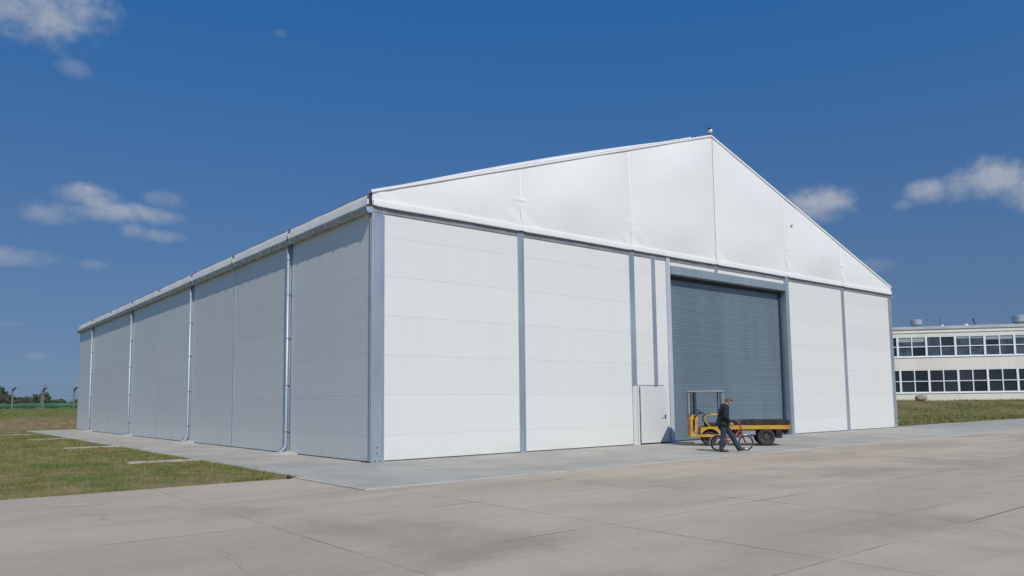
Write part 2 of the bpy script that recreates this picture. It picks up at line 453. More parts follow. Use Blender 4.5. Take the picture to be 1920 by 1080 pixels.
sp = b.ramp(b.noise(pos, 55, 3, .7), .3, .7, .80, 1.18, smooth=False)
c = b.mul(c, sp)
c = b.mul(c, b.ramp(b.node('ShaderNodeObjectInfo').outputs['Random'], 0, 1, .955, 1.035, smooth=False))
# hairline cracks
vo = b.node('ShaderNodeTexVoronoi', feature='DISTANCE_TO_EDGE'); vo.inputs['Scale'].default_value = .23
wv = b.node('ShaderNodeVectorMath', operation='ADD'); b.l.new(pos, wv.inputs[0])
nn = b.node('ShaderNodeTexNoise'); nn.inputs['Scale'].default_value = .9; nn.inputs['Detail'].default_value = 6; b.l.new(pos, nn.inputs['Vector'])
b.l.new(nn.outputs['Color'], wv.inputs[1]); b.l.new(wv.outputs[0], vo.inputs['Vector'])
crack = b.math('MULTIPLY', b.ramp(vo.outputs['Distance'], .006, .002), b.ramp(b.noise(pos, .3, 2), .5, .62))
c = b.mix(b.math('MULTIPLY', crack, .22), c, (.15,.13,.11,1))
b.l.new(c, pr.inputs['Base Color']); b.l.new(b.ramp(b.noise(pos, .8, 4), .3, .7, .78, .95), pr.inputs['Roughness'])
pr.inputs['Specular IOR Level'].default_value = .3
bn = b.node('ShaderNodeBump'); bn.inputs['Strength'].default_value = .8; bn.inputs['Distance'].default_value = .006
b.l.new(b.noise(pos, 28, 5, .7), bn.inputs['Height']); b.l.new(bn.outputs[0], pr.inputs['Normal'])
MAT['paving'] = pm
MAT['joint'] = material('joint_filler', (.19,.16,.13), (.40,.335,.27), .45, .95)
pav = MB().box(-60, 260, -40, -5.3, -.09, -.0022).box(-60, -3.2, -5.3, -2.45, -.09, -.0022)
pavement = tag(pav.build('pavement', MAT['joint']), kind='structure')
# slabs 3.45 x 3.1 m, built around and in front of the camera
gx0, gy0, SX, SY = -2.78, -8.75, 3.47, 3.10
SLAB = {}
def slab(x0, x1, y0, y1):
    g = .007 + .006 * random.random()
    k = (round(x1-x0, 3), round(y1-y0, 3))
    if k not in SLAB:
        w_, h_ = k[0]/2 - .011, k[1]/2 - .024
        SLAB[k] = MB().box(-w_, w_, -h_, h_, -.06, 0).mesh('slab')
    o = link('slab', SLAB[k], MAT['paving'], pavement, ((x0+x1)/2, (y0+y1)/2, random.uniform(-.0004, .0004)))
    o.rotation_euler = (0, 0, random.uniform(-.0025,.0025))
cols_ = [gx0 + SX*k for k in range(-6, 19)]
rows_ = [gy0 - SY*k for k in range(-1, 5)][::-1]
for i in range(len(cols_)-1):
    for j in range(len(rows_)-1):
        y0, y1 = rows_[j], rows_[j+1]
        if y1 > -5.7: y1 = -5.90
        slab(cols_[i], cols_[i+1], y0, y1)
for i in range(6):
    if cols_[i+1] <= -2.7:
        x1 = min(cols_[i+1], -3.30)
        slab(cols_[i], x1, -5.90, -2.48)
# the paving goes on unbroken beyond the built slabs
far = MB().box(cols_[-1], 250, -20, -5.9, -.0018, .0).box(-58, cols_[0], -20, -2.5, -.0018, .0).box(-58, 250, -38, rows_[0], -.0018, .0)
far.build('far_paving', MAT['paving'], pavement)

# apron round the hall
am = material('apron_concrete', (.410,.392,.350), (.335,.320,.286), .55, .85, bump=.004, bscale=25, fine=.07, fscale=40, rough2=.95, detail=7)
MAT['apron'] = am
MAT['apron_edge'] = material('pale_kerb', (.47,.45,.405), (.40,.375,.33), 1.5, .9, fine=.08, bump=.004, bscale=20)
apron = tag(MB().box(-3.15, 120, -5.75, .6, -.10, .012).build('apron', am), kind='structure')
MB().box(-3.15, .3, .6, 46.0, -.10, .012).build('side_strip', am, apron)
for k in range(24):
    MB().box(-3.27 + 5.0*k, 1.70 + 5.0*k, -5.88, -5.755, -.08, .020 + random.uniform(-.002, .003)).build('kerb', MAT['apron_edge'], apron, bevel=.008)
MB().box(-3.27, -3.155, -5.75, -2.5, -.08, .018).build('kerb', MAT['apron_edge'], apron, bevel=.008)

# concrete drain strips across the lawn
for i, (yy_, x0, lab) in enumerate([(4.5, -4.95, 'nearest pale concrete drain strip crossing the lawn from the apron'), (15.1, -5.05, 'second nearest pale concrete drain strip crossing the lawn from the apron'),
        (25.5, -5.1, 'third pale concrete drain strip across the lawn, counted from the camera'), (34.5, -5.4, 'fourth pale concrete drain strip across the lawn, counted from the camera'),
        (39.4, -7.2, 'farthest pale concrete drain strip, near the earth bank')]):
    t = empty('drain_strip', (-3.2, yy_, .0))
    tag(t, lab, 'drain', 'concrete drain strips in the lawn')
    L_ = -3.2 - x0
    n_ = int(L_ / .5) + 1
    me = MB().prism([(-.11,-.05),(.11,-.05),(.11,.085),(.05,.085),(.03,.068),(-.03,.068),(-.05,.085),(-.11,.085)], 'x', -.49, 0).mesh('channel_stone')
    for k in range(n_):
        o = link('channel_stone', me, MAT['apron_edge'], t, (-.5*k, random.uniform(-.012,.012), random.uniform(-.008,.008)))
        o.rotation_euler = (0, random.uniform(-.012,.012), random.uniform(-.02,.02))

# ------------------------------------------------------------------ hall
Wd, Ln, HP = 32.09, 44.5, 7.13
XA, ZA, ZE = 16.12, 12.86, 7.72
JY = [0.0, 5.67, 11.27, 16.82, 22.45, 28.16, 33.8, 39.42, 44.5]
hall = empty('storage_hall', (0, 0, 0))
tag(hall, 'large white gabled storage hall with membrane roof and blue-grey roller door', 'hall')
ROWS = [.045, .75, 1.89, 3.03, 4.17, 5.31, 6.45, 7.13]
PM = {}
def panel(axis_, a0, a1, z0, z1, mat):
    k = (axis_, round(a1-a0, 3), round(z1-z0, 3))
    if k not in PM:
        wv_, h_ = k[1], k[2]; e = .0016
        prof = [(e, .0012), (0, e+.001), (0, h_-e-.001), (e, h_-.0012), (.10, h_-.0012), (.10, .0012)]
        PM[k] = (MB().prism(prof, 'x', .002, wv_-.002) if axis_ == 'x' else MB().prism(prof[::-1], 'y', .002, wv_-.002)).mesh('wall_panel')
    o = link('wall_panel', PM[k], mat, hall, (a0, 0, z0) if axis_ == 'x' else (0, a0, z0))
    return o
def bay(a0, a1, axis_='x', zmin=0, zmax=9, mat=None):
    for z0, z1 in zip(ROWS[:-1], ROWS[1:]):
        z0, z1 = max(z0, zmin), min(z1, zmax)
        if z1 - z0 > .03: panel(axis_, a0, a1, z0, z1, mat or (MAT['panel'] if axis_ == 'x' else MAT['panel_side']))
bay(.42, 5.405); bay(5.635, 10.82); bay(11.06, 12.08, zmin=2.22); bay(12.27, 12.935, zmin=2.22)
bay(12.645, 12.935, zmax=2.22); bay(21.62, 26.635); bay(26.86, 31.76)
panel('x', 13.165, 16.12, 6.945, 7.13, MAT['panel']); panel('x', 16.30, 21.40, 6.945, 7.13, MAT['panel'])
for k in range(8):
    bay(JY[k] + (.10 if k == 0 else .13 if k % 2 else .035), JY[k+1] - (.13 if (k+1) % 2 else .035), 'y')
# inner core that closes the joints, and the unseen walls
core = MB().box(.06, 13.1, .115, .15, .012, 7.6).box(21.45, 32.03, .115, .15, .012, 7.6).box(13.1, 21.45, .115, .15, 6.66, 7.6)
core.box(.115, .15, .15, 44.45, .012, 7.5).build('wall_core', MAT['dark_gap'], hall)
MB().box(31.95, 32.05, .1, 44.45, .0, 7.5).box(.15, 31.95, 44.35, 44.45, .0, 7.5).build('rear_wall', MAT['panel_side'], hall)
MB().box(12.0, 22.5, .9, 1.0, 0, 7.5).box(11.9, 12.0, .15, 1.0, 0, 7.5).box(22.5, 22.6, .15, 1.0, 0, 7.5).build('shutter_housing', MAT['dark_gap'], hall)
# base rail (dark line under the panels) and its rubber seal
MB().box(.42, 11.06, .03, .10, .012, .05).box(21.62, 31.76, .03, .10, .012, .05).box(.03, .10, .1, 44.4, .012, .05).build('base_rail', MAT['rail'], hall)
# posts on the front
def channel_post(x0, x1, z0, z1, mat=None, d=.045):
    m = MB().prism([(x0, .10), (x0, -d), (x0+.045, -d), (x0+.055, -d+.022), (x1-.055, -d+.022), (x1-.045, -d), (x1, -d), (x1, .10)], 'z', z0, z1)
    return m.build('post', mat or MAT['alu'], hall)
for x0, x1, z0 in ((5.40, 5.64, .012), (10.815, 11.065, 2.2), (26.63, 26.865, .012)):
    o = channel_post(x0, x1, z0, 7.27)
channel_post(12.075, 12.275, 2.2, 7.27, d=.035)
channel_post(16.12, 16.30, 6.94, 7.27, d=.03)
# lower part of the second post is painted as the door frame
MB().box(10.83, 11.055, -.035, .1, .012, 2.195).build('post', MAT['door'], hall, bevel=.006)
# corner posts with base plates and bolts
def corner_post(x0, x1):
    p = MB().prism([(x0, .12), (x0, -.03), (x0+.05, -.03), (x0+.06, -.012), (x1-.06, -.012), (x1-.05, -.03), (x1, -.03), (x1, .12)], 'z', .012, 7.30).build('corner_post', MAT['alu'], hall)
    MB().box(x0+.03, x1-.03, -.045, -.031, .02, .13).build('base_plate', MAT['pipe'], p, bevel=.003)
    for bx, bz in ((x0+.13, .06), (x1-.13, .06), ((x0+x1)/2, .26), ((x0+x1)/2, .42), ((x0+x1)/2, 7.05)):
        y_ = -.045 if bz < .2 else -.012
        MB().lathe([(0, y_-.014), (.018, y_-.014), (.018, y_)], (bx, 0, bz), 'y', 8).build('bolt', MAT['bolt'], p)
    return p
corner_post(-.005, .415); corner_post(31.755, 32.095)
MB().box(-.03, .1, .02, .055, .012, 7.25).build('corner_trim', MAT['rail'], hall)
for k in range(5):
    MB().lathe([(0,0),(.03,0),(.03,.035),(0,.035)], (-.07 - .02*(k % 2), -.08 + .11*k, .012), 'z', 8).build('anchor_bolt', MAT['bolt'], hall)
# door portal
MAT['jamb'] = material('pale_jamb', (.56,.58,.62), (.50,.52,.56), 2, .5, .2, streak=True)
portal = MB().box(12.935, 13.165, -.05, .32, .012, 7.27).build('door_jamb', MAT['jamb'], hall, bevel=.006)
MB().box(21.375, 21.62, -.10, .32, .012, 7.27).build('door_jamb', MAT['alu'], hall, bevel=.006)
MB().box(21.40, 21.621, -.104, -.10, .012, 7.26).build('jamb_flashing', MAT['alu'], hall)
MB().box(13.165, 21.375, -.12, .32, 6.61, 6.94).build('lintel', MAT['alu_frame'], hall, bevel=.006)
MB().box(13.17, 21.37, .20, .32, 6.45, 6.609).build('shutter_box', MAT['dark_gap'], hall)
# roller shutter
sh = empty('roller_shutter', (0, 0, 0)); sh.parent = hall
sp_ = []
for k in range(7):
    t = k / 6; sp_.append((.25 - 0.006*math.sin(math.pi*t), .004 + .082*t))
sp_ += [(.275, .086), (.275, .004)]
slat_me = MB().prism(sp_, 'x', 13.18, 21.245).mesh('slat')
z = .055; i = 0
while z < 6.56:
    o = link('slat', slat_me, MAT['slat'], sh, (0, random.uniform(-.0015, .0015), z)); z += .0895
MB().box(13.18, 21.245, .235, .275, .014, .05).build('bottom_bar', MAT['navy'], sh)
MB().box(21.245, 21.375, .17, .30, .012, 6.6).build('guide_rail', MAT['navy'], sh)
MB().box(13.165, 13.18, .17, .30, .012, 6.6).build('guide_rail', MAT['navy'], sh)
# personnel door
pd = empty('entrance_door', (11.19, -.05, 0)); pd.parent = hall; pd.rotation_euler = (0, 0, -math.radians(2.6))
MB().box(0, 1.44, -.045, 0, .06, 2.16).build('leaf', MAT['door'], pd, bevel=.006)
h_ = MB().tube([(1.31, -.045, 1.05), (1.31, -.10, 1.05), (1.29, -.105, 1.05), (1.16, -.10, 1.048)], .011, 8); h_.build('handle', MAT['black'], pd)
MB().box(1.285, 1.335, -.055, -.0455, .93, 1.10).build('handle_plate', MAT['black'], pd, bevel=.004)
MB().tube([(1.18, -.046, 1.00), (1.18, -.075, 1.00), (1.10, -.075, .985), (1.10, -.046, .985)], .007, 6).build('lock_pull', MAT['shiny'], pd)
for hz in (.25, 1.1, 1.95):
    MB().tube([(-.008, -.03, hz-.05), (-.008, -.03, hz+.05)], .012, 8).build('hinge', MAT['shiny'], pd)
MB().box(11.066, 11.165, -.04, .1, .012, 2.195).box(11.066, 12.76, .02, .1, 2.165, 2.215).box(12.62, 12.644, -.02, .1, .012, 2.164).build('door_frame', MAT['rail'] if False else MAT['door'], hall)
MB().box(11.17, 12.62, .03, .05, .012, 2.165).build('door_recess', MAT['dark_gap'], hall)

# gable: rail, hem roll and six membrane fields
MB().box(-.005, 32.095, -.028, .11, 7.132, 7.285).build('gable_rail', MAT['rail'], hall)
SEAM = [0.0, 5.52, 10.93, 16.20, 21.60, 26.75, 32.09]
roof_z = lambda x: ZE + (ZA - ZE) * (x / XA if x < XA else (32.09 - x) / (32.09 - XA))
for i in range(6):
    x0, x1 = SEAM[i], SEAM[i+1]
    ph = random.uniform(0, 6)
    hm = MB()
    def hemf(u, v, x0=x0, x1=x1, ph=ph):
        x = x0 + .004 + (x1 - x0 - .008) * u; t = 2*math.pi*v
        pin = .75 + .25*min(1, u/.03, (1-u)/.03)
        wob_ = .008*math.sin(7*u + ph) + .004*math.sin(23*u + 2*ph)
        return (x, -.085 - .035*pin*math.copysign(abs(math.cos(t))**.35, math.cos(t)) + wob_*.7, 7.388 + .103*pin*math.copysign(abs(math.sin(t))**.5, math.sin(t)) + wob_*.5)
    hm.grid(hemf, 60, 20).build('hem', MAT['membrane'], hall, smooth=True)
    A = (.13, .165, .175, .15, .20, .09)[i]; pk = (.55, .5, .5, .45, .62, .4)[i]
    def memf(u, v, x0=x0, x1=x1, A=A, pk=pk, ph=ph):
        x = x0 + .002 + (x1 - x0 - .004) * u; zt = roof_z(x) - .02; zb = 7.40
        z = zb + (zt - zb) * v; hgt = zt - zb
        uu = u ** (math.log(.5) / math.log(pk))
        prof = math.sin(math.pi * uu) ** .85
        up = min(1.0, (z - zb) / 1.5); up = math.sin(up*math.pi/2) ** .9
        dn = min(1.0, (zt - z) / 1.6); dn = math.sin(dn*math.pi/2)
        y = -.05 - A * prof * up * dn * min(1, hgt / 1.6)
        e0 = math.exp(-(u*(x1-x0)/.35)**2) + math.exp(-((1-u)*(x1-x0)/.35)**2)
        # creases fanning from the foot of each seam and a kink further up
        low = math.exp(-((z - zb)/.75)**2)
        y -= .018 * low * math.sin(18*u*(x1-x0)*.35 + 9*(z-zb) + ph) * math.exp(-(min(u, 1-u)*(x1-x0)/.8)**2)
        y -= .012 * math.sin(26*(z - 8.3)) * math.exp(-((z - 8.35)/.12)**2) * e0
        y += .006 * math.sin(2.1*x + ph) * math.sin(1.7*z + 2*ph) * up
        return (x, y, z)
    MB().grid(memf, 84, 64).build('gable_membrane', MAT['membrane'], hall, smooth=True)
# seams between the fields
for i in range(1, 6):
    x = SEAM[i]
    if i == 3: MB().box(x-.012, x+.012, -.062, .0, 7.42, roof_z(x)-.06).build('seam', MAT['gutter'], hall)
    else: MB().tube([(x, -.035, 7.3), (x, -.042, roof_z(x)-.08)], .016, 6).build('seam', MAT['membrane'], hall, smooth=True)
MB().box(22.05, 22.2, -.15, -.10, 9.78, 9.83).build('vent_flap', MAT['gutter'], hall, bevel=.01)

# roof membranes: eight bays on either slope, billowing between the rafters
def roof_bay(y0, y1, side):
    def fn(u, v):
        y = y0 + (y1-y0)*u
        x = (-.03 + (XA + .03)*v) if side == 0 else (32.12 - (32.12 - XA)*v)
        zz = ZE + (ZA - ZE) * v - .045 * (1-v)
        e = math.sin(math.pi*u) ** .5 * min(1.0, v/.14) * min(1.0, (1-v)/.10) ** .5
        zz += .01 + .21*e*(.85 + .15*math.sin(14*v + y0)) + .012*math.sin(40*v)*math.exp(-(u/.07)**2)
        return (x, y, zz)
    MB().grid(fn, 20, 40).build('roof_membrane', MAT['membrane_roof'], hall, smooth=True)
for k in range(8):
    for s_ in (0, 1): roof_bay(JY[k] - (.07 if k == 0 else 0), JY[k+1], s_)
for k, y in enumerate(JY):
    for s_ in (0, 1):
        xe = (-.05 if s_ == 0 else 32.14) if k == 0 else (.6 if s_ == 0 else 31.49)
        ze_ = ZE + (ZA-ZE)*(xe/XA if s_ == 0 else (32.09-xe)/(32.09-XA)); d = Vector((XA - xe, 0, ZA - ze_)); nrm = Vector((-d.z, 0, d.x)).normalized() * (1 if s_ == 0 else -1)
        a = Vector((xe, y, ze_)); e_ = Vector((XA, y, ZA))
        yy0, yy1 = (-.095, -.03) if k == 0 else (y - .05, y + .05)
        vs = []
        for P in (a, e_):
            for off in (-.03, .045):
                for yq in (yy0, yy1):
                    q = P + nrm*off; vs.append((q.x, yq, q.z))
        MB().add(vs, [(0,1,3,2),(4,6,7,5),(0,4,5,1),(2,3,7,6),(0,2,6,4),(1,5,7,3)]).build('keder_rail', MAT['membrane'] if k == 0 else MAT['alu'], hall)
# verge caps: the sheet rolled over the front rafter, thickest half-way up, with lacing flaps on its face
for s_ in (0, 1):
    def vz(t): return ZE + (ZA-ZE)*t + .04
    def vx(t): return (-.02 + (XA+.02)*t) if s_ == 0 else (32.11 - (32.11-XA)*t)
    def vf(u, v):
        tp = math.sin(math.pi*u)**.8; hh = (.012 + .085*tp) * (1 if s_ == 0 else .35)
        a = math.pi*.5*v
        return (vx(.006 + .992*u), -.07 + .5*(1-math.cos(a)), vz(.006 + .992*u) + hh*math.sin(a) + (.02 + .10*tp)*(1-math.cos(a)) - .012)
    m = MB().grid(vf, 60, 6)
    if s_ == 1: m.f = [f[::-1] for f in m.f]
    m.build('verge_cap', MAT['membrane_roof'], hall, smooth=True)
    for k in range(30 if s_ == 0 else 0):
        t = .20 + .70*k/29 + random.uniform(-.004, .004)
        l = random.uniform(.011, .014)
        zz0, zz1 = vz(t-l), vz(t+l)
        m = MB().add([(vx(t-l), -.105, zz0 + .012), (vx(t+l), -.105, zz1 + .012), (vx(t+l), -.074, zz1 + .055), (vx(t-l), -.074, zz0 + .040)], [(0,1,2,3)])
        o = m.build('lacing_flap', MAT['membrane_roof'], hall)
        md = o.modifiers.new('thick', 'SOLIDIFY'); md.thickness = .006
# ridge lamp
MB().tube([(XA, -.05, ZA+.02), (XA, -.05, ZA+.10)], .035, 8).tube([(XA-.09, -.05, ZA+.10), (XA+.07, -.05, ZA+.10)], .02, 6).build('lamp_bracket', MAT['black'], hall)
lp = MB().lathe([(0, -.10), (.06, -.09), (.085, -.02), (.085, .05), (.06, .09), (0, .10)], (0,0,0), 'z', 14).build('ridge_lamp', MAT['membrane'], hall, smooth=True)
lp.location = (XA - .02, -.06, ZA + .20); lp.rotation_euler = (0, -.45, 0)
cp = MB().lathe([(0, .165), (.05, .155), (.075, .12), (.08, .085), (0, .085)], (0,0,0), 'z', 14).build('lamp_cap', MAT['black'], lp, smooth=True)
cp.location = (0, 0, .012)

# eaves: fascia fields, gutter, brackets
for side in (0, 1):
    def mx(x): return x if side == 0 else 32.09 - x
    for k in range(8):
        y0, y1 = JY[k] + (.10 if k else .045), JY[k+1] - .02
        def ff(u, v, y0=y0, y1=y1, k=k):
            y = y0 + (y1-y0)*u
            prof = [(.06, 7.70), (.0, 7.685), (-.055, 7.64), (-.085, 7.55), (-.115, 7.42), (-.140, 7.31), (-.12, 7.275), (.0, 7.275)]
            a = v*(len(prof)-1); i = min(int(a), len(prof)-2); t = a - i
            x = prof[i][0]*(1-t) + prof[i+1][0]*t; z = prof[i][1]*(1-t) + prof[i+1][1]*t
            pin = min(u, 1-u) * (y1-y0)
            x += .006*math.sin(3*y + k) + .012*math.exp(-(pin/.12)**2)*math.sin(60*z)
            return (mx(x), y, z)
        m = MB().grid(ff, 44, 21)
        if side == 1: m.f = [f[::-1] for f in m.f]
        m.build('fascia', MAT['fascia'], hall, smooth=True)
        # dark joint plate between the fields with a lighter folded flap
        if True:
            jy = JY[k]
            xa, xb = sorted((mx(-.075), mx(.0)))
            MB().box(xa, xb, jy - .018, jy + .098 if k else jy+.04, 7.27, 7.60).build('joint_plate', MAT['bolt'], hall)
            xa, xb = sorted((mx(-.125), mx(-.077)))
            MB().box(xa, xb, jy + .012, jy + .062, 7.30, 7.56).build('joint_flap', MAT['membrane'], hall, bevel=.012)
            for zz in (7.31, 7.57):
                MB().box(xa - .012, xb, jy - .03, jy - .002, zz - .03, zz + .02).build('eave_bolt', MAT['bolt'], hall)
    # gutter: channel with rolled lip, in lengths between the brackets
    gp = [(-.015, 7.235), (-.02, 7.12), (-.06, 7.09), (-.13, 7.085), (-.185, 7.12), (-.205, 7.235), (-.195, 7.235), (-.175, 7.13), (-.13, 7.10), (-.06, 7.105), (-.032, 7.13), (-.028, 7.235)]
    ggy = -.06; n_g = 49
    Lg = (44.55 + .06) / n_g
    gme_ = MB().prism([(mx(a_), b_) for a_, b_ in gp] if side == 0 else [(mx(a_), b_) for a_, b_ in gp][::-1], 'y', .003, Lg - .003).mesh('gutter_length')
    for k in range(n_g):
        link('gutter_length', gme_, MAT['gutter'], hall, (0, ggy + Lg*k, random.uniform(-.003, .003)))
    xa, xb = sorted((mx(-.215), mx(-.01)))
    brk = MB().prism([(mx(-.012), 7.26), (mx(-.012), 7.10), (mx(-.06), 7.075), (mx(-.135), 7.07), (mx(-.2), 7.11), (mx(-.216), 7.245)], 'y', -.02, .02).mesh('gutter_bracket')
    for k in range(0, n_g + 1):
        link('gutter_bracket', brk, MAT['rail'], hall, (0, min(max(ggy + Lg*k, -.04), 44.5), 0))
# gutter end cap by the front corner
MB().prism([(-.012, 7.24), (-.012, 7.10), (-.06, 7.075), (-.135, 7.07), (-.2, 7.11), (-.216, 7.24)], 'y', -.10, -.064).build('gutter_end', MAT['pipe'], hall, bevel=.006)

# side posts, downpipes, cover strips and footings
for k in range(1, 8):
    y = JY[k]
    if k % 2:
        MB().prism([(-.012, y-.125), (-.012, y-.10), (.02, y-.095), (.02, y+.06), (-.02, y+.065), (-.02, y+.125), (.1, y+.125), (.1, y-.125)], 'z', .012, 7.10).build('side_post', MAT['alu'], hall)
        dp = MB().tube([(-.10, y+.03, 7.10), (-.10, y+.03, .36), (-.105, y+.03, .26), (-.14, y+.04, .19), (-.20, y+.06, .145), (-.26, y+.08, .12)], .048, 14).build('downpipe', MAT['pipe'], hall, smooth=True)
        MB().tube([(-.18, y+.053, .158), (-.24, y+.073, .128), (-.285, y+.088, .108)], [.053, .056, .055], 14, caps=False).build('elbow', MAT['shiny'], dp, smooth=True)
        for zz in (.75, 2.3, 3.9, 5.4, 6.6):
            MB().lathe([(.05, -.018), (.056, -.015), (.056, .015), (.05, .018)], (-.10, y+.03, zz), 'z', 14).box(-.06, .02, y+.02, y+.04, zz-.012, zz+.012).build('pipe_clip', MAT['shiny'], dp)
        # cast concrete footing
        MB().add([(-.62, y-.55, .013), (-.05, y-.9, .013), (-.05, y+.9, .013), (-.62, y+.55, .013), (-.22, y-.28, .075), (.08, y-.34, .11), (.08, y+.34, .11), (-.22, y+.28, .075)],
                 [(0,1,5,4),(3,0,4,7),(2,3,7,6),(4,5,6,7)]).build('footing', MAT['apron_edge'], hall)
    else:
        MB().prism([(.0, y-.036), (-.012, y-.03), (-.012, y+.03), (.0, y+.036), (.1, y+.036), (.1, y-.036)], 'z', .03, 7.10).build('cover_strip', MAT['rail'] if False else MAT['alu'], hall)
MB().box(-.008, .1, 44.42, 44.5, .012, 7.1).build('corner_post', MAT['alu'], hall)

# ------------------------------------------------------------------ office building far right
GA = math.radians(90 + 39.6)      # facade direction (0.637,-0.770)
fd = Vector((.637, -.770, 0)).normalized()
ob = empty('office_building', (70.60, 17.32, 0), math.atan2(fd.y, fd.x))
tag(ob, 'low cream two-storey office block with long window bands behind the rise', 'building')
# local x along the facade to the right, local y = into the building
MAT['render'] = material('cream_render', (.76,.74,.655), (.70,.68,.59), .8, .85, streak=True, fine=.04)
MAT['wframe'] = material('white_window_frame', (.80,.82,.82), rough=.5)
MAT['roofedge'] = material('roof_edge', (.52,.53,.53), (.42,.43,.43), 1.2, .6)
X0, X1 = -22.0, 40.0
MB().box(X0, X1, 0, 12, .6, 2.06).box(X0, X1, 0, 12, 4.48, 5.80).box(X0, X1, 0, 12, 7.94, 8.68).build('wall', MAT['render'], ob)
MB().box(X0, X1, -.10, 12.1, 8.683, 8.98).build('roof_coping', MAT['roofedge'], ob)
MB().box(X0, X1, -.06, 0, 8.30, 8.36).build('cornice_strip', MAT['roofedge'], ob)
gl = bpy.data.materials.new('office_glass'); gl.use_nodes = True
b = NB(gl.node_tree); pr = b.n['Principled BSDF']
rn = b.node('ShaderNodeObjectInfo').outputs['Random']
b.l.new(b.mix(rn, (.012,.016,.024,1), (.035,.04,.05,1)), pr.inputs['Base Color'])
pr.inputs['Roughness'].default_value = .05; pr.inputs['Specular IOR Level'].default_value = .45
MAT['glass'] = gl
MAT['glass_up'] = material('sky_tinted_glass', (.075,.10,.125), (.04,.055,.07), 1.2, .06, spec=.5)  # upper panes: sky reflection painted in as a paler blue-grey base
MAT['blind'] = material('pale_blind', (.32,.36,.40), rough=.8)
BW = 2.77
pane_me = {}
for (z0, z1) in ((2.07, 4.47), (5.81, 7.93)):
    for k in range(-8, 14):
        xa = k*BW + (.55 if z0 < 3 else .45)
        wn = MB()
        fz = .09; t = .07
        wn.box(xa - .10, xa + .10, -.03, .14, z0, z1)                       # broad mullion
        wn.box(xa + BW/2 - .05, xa + BW/2 + .05, 0.0, .14, z0, z1)          # thin mullion
        zm = z0 + (z1 - z0)*.5
        wn.box(xa + .10, xa + BW - .10, .004, .138, zm - .04, zm + .04)
        wn.box(xa + .10, xa + BW - .10, .002, .14, z0, z0 + .10).box(xa + .10, xa + BW - .10, .002, .14, z1 - .08, z1)
        wo_ = wn.build('window', MAT['wframe'], ob)
        for hx in (0, 1):
            for hz in (0, 1):
                kk = (hx, hz, round(z1 - z0, 2))
                if kk not in pane_me:
                    w2, h2 = BW/4, (z1-z0)/4
                    pane_me[kk] = MB().box(-w2, w2, 0, .02, -h2, h2).mesh('pane')
                o = link('pane', pane_me[kk], gl, wo_, (xa + BW*(.25 + .5*hx), .09, z0 + (z1-z0)*(.25 + .5*hz)))
                if z0 > 5 and random.random() < .75: o.data = o.data.copy(); o.data.materials[0] = MAT['glass_up']
                o.rotation_euler = (random.uniform(-.012, .012), 0, random.uniform(-.015, .015))
        MB().box(xa, xa + BW, -.07, .0, z0 - .07, z0 - .004).build('sill', MAT['wframe'], ob)
        if z0 > 5 and random.random() < .5:
            MB().box(xa + .12, xa + BW - .12, .070, .086, z1 - random.uniform(.25, .6), z1 - .08).build('blind', MAT['blind'], wo_)
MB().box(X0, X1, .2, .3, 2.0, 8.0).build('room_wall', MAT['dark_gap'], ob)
# rooftop ventilators and aerials
def vent(x, s_):
    v = MB().lathe([(.0, 0), (.38, 0), (.38, .35)], (x, 1.2, 8.98), 'z', 20).build('vent_base', MAT['gutter'], ob, smooth=False)
    MB().lathe([(.62*s_, .25), (.70*s_, .30), (.70*s_, 1.0*s_), (.62*s_, 1.05*s_), (0, 1.1*s_)], (x, 1.2, 8.98), 'z', 24).build('vent_drum', MAT['pipe'], v, smooth=False)
vent(2.75, .8); vent(12.6, .95)
MB().tube([(5.0, 1.0, 8.9), (5.0, 1.0, 10.0)], .025, 6).build('aerial', MAT['bolt'], ob)
MB().tube([(8.35, 1.0, 8.9), (8.3, 1.0, 9.4), (8.15, 1.0, 9.75)], [.05, .06, .09], 8).build('aerial', MAT['bolt'], ob)
MB().lathe([(0,0),(.2,0),(.16,.12),(0,.2)], (5.1, .7, 8.98), 'z', 10).lathe([(0,0),(.22,0),(.18,.16),(0,.22)], (7.4, .7, 8.98), 'z', 10).build('roof_outlet', MAT['wframe'], ob)

# broken concrete block on the mound
def rock(name, loc, dims, mat, label, cat, seed):
    r = np.random.default_rng(seed)
    pts = r.normal(0, 1, (60, 3)); pts /= np.linalg.norm(pts, axis=1)[:, None]
    pts = np.sign(pts) * np.abs(pts)**.6 * np.array(dims) * r.uniform(.8, 1.05, (60, 1))
    import bmesh
    bm = bmesh.new()
    for q in pts: bm.verts.new(q)
    bmesh.ops.convex_hull(bm, input=bm.verts[:])
    me = bpy.data.meshes.new(name); bm.to_mesh(me); bm.free()
    o = link(name, me, mat, None, loc); o.rotation_euler = (0, .15, r.uniform(0, 3))
    tag(o, label, cat); return o
MAT['stone'] = material('rubble_stone', (.38,.34,.29), (.26,.23,.20), 2.5, .9, bump=.02, bscale=8)
MAT['darkstone'] = material('dark_stone', (.06,.055,.05), rough=.9)
rock('rubble_block', (69.6, 14.4, float(terrain_h(69.6, 14.4)) + .35), (.60, .40, .33), MAT['stone'], 'pinkish grey lump of rubble lying before the white office block', 'rubble', 3)
rock('stone', (-3.42, -2.62, .05), (.07, .05, .035), MAT['darkstone'], 'small dark stone at the tip of the lawn', 'stone', 4)

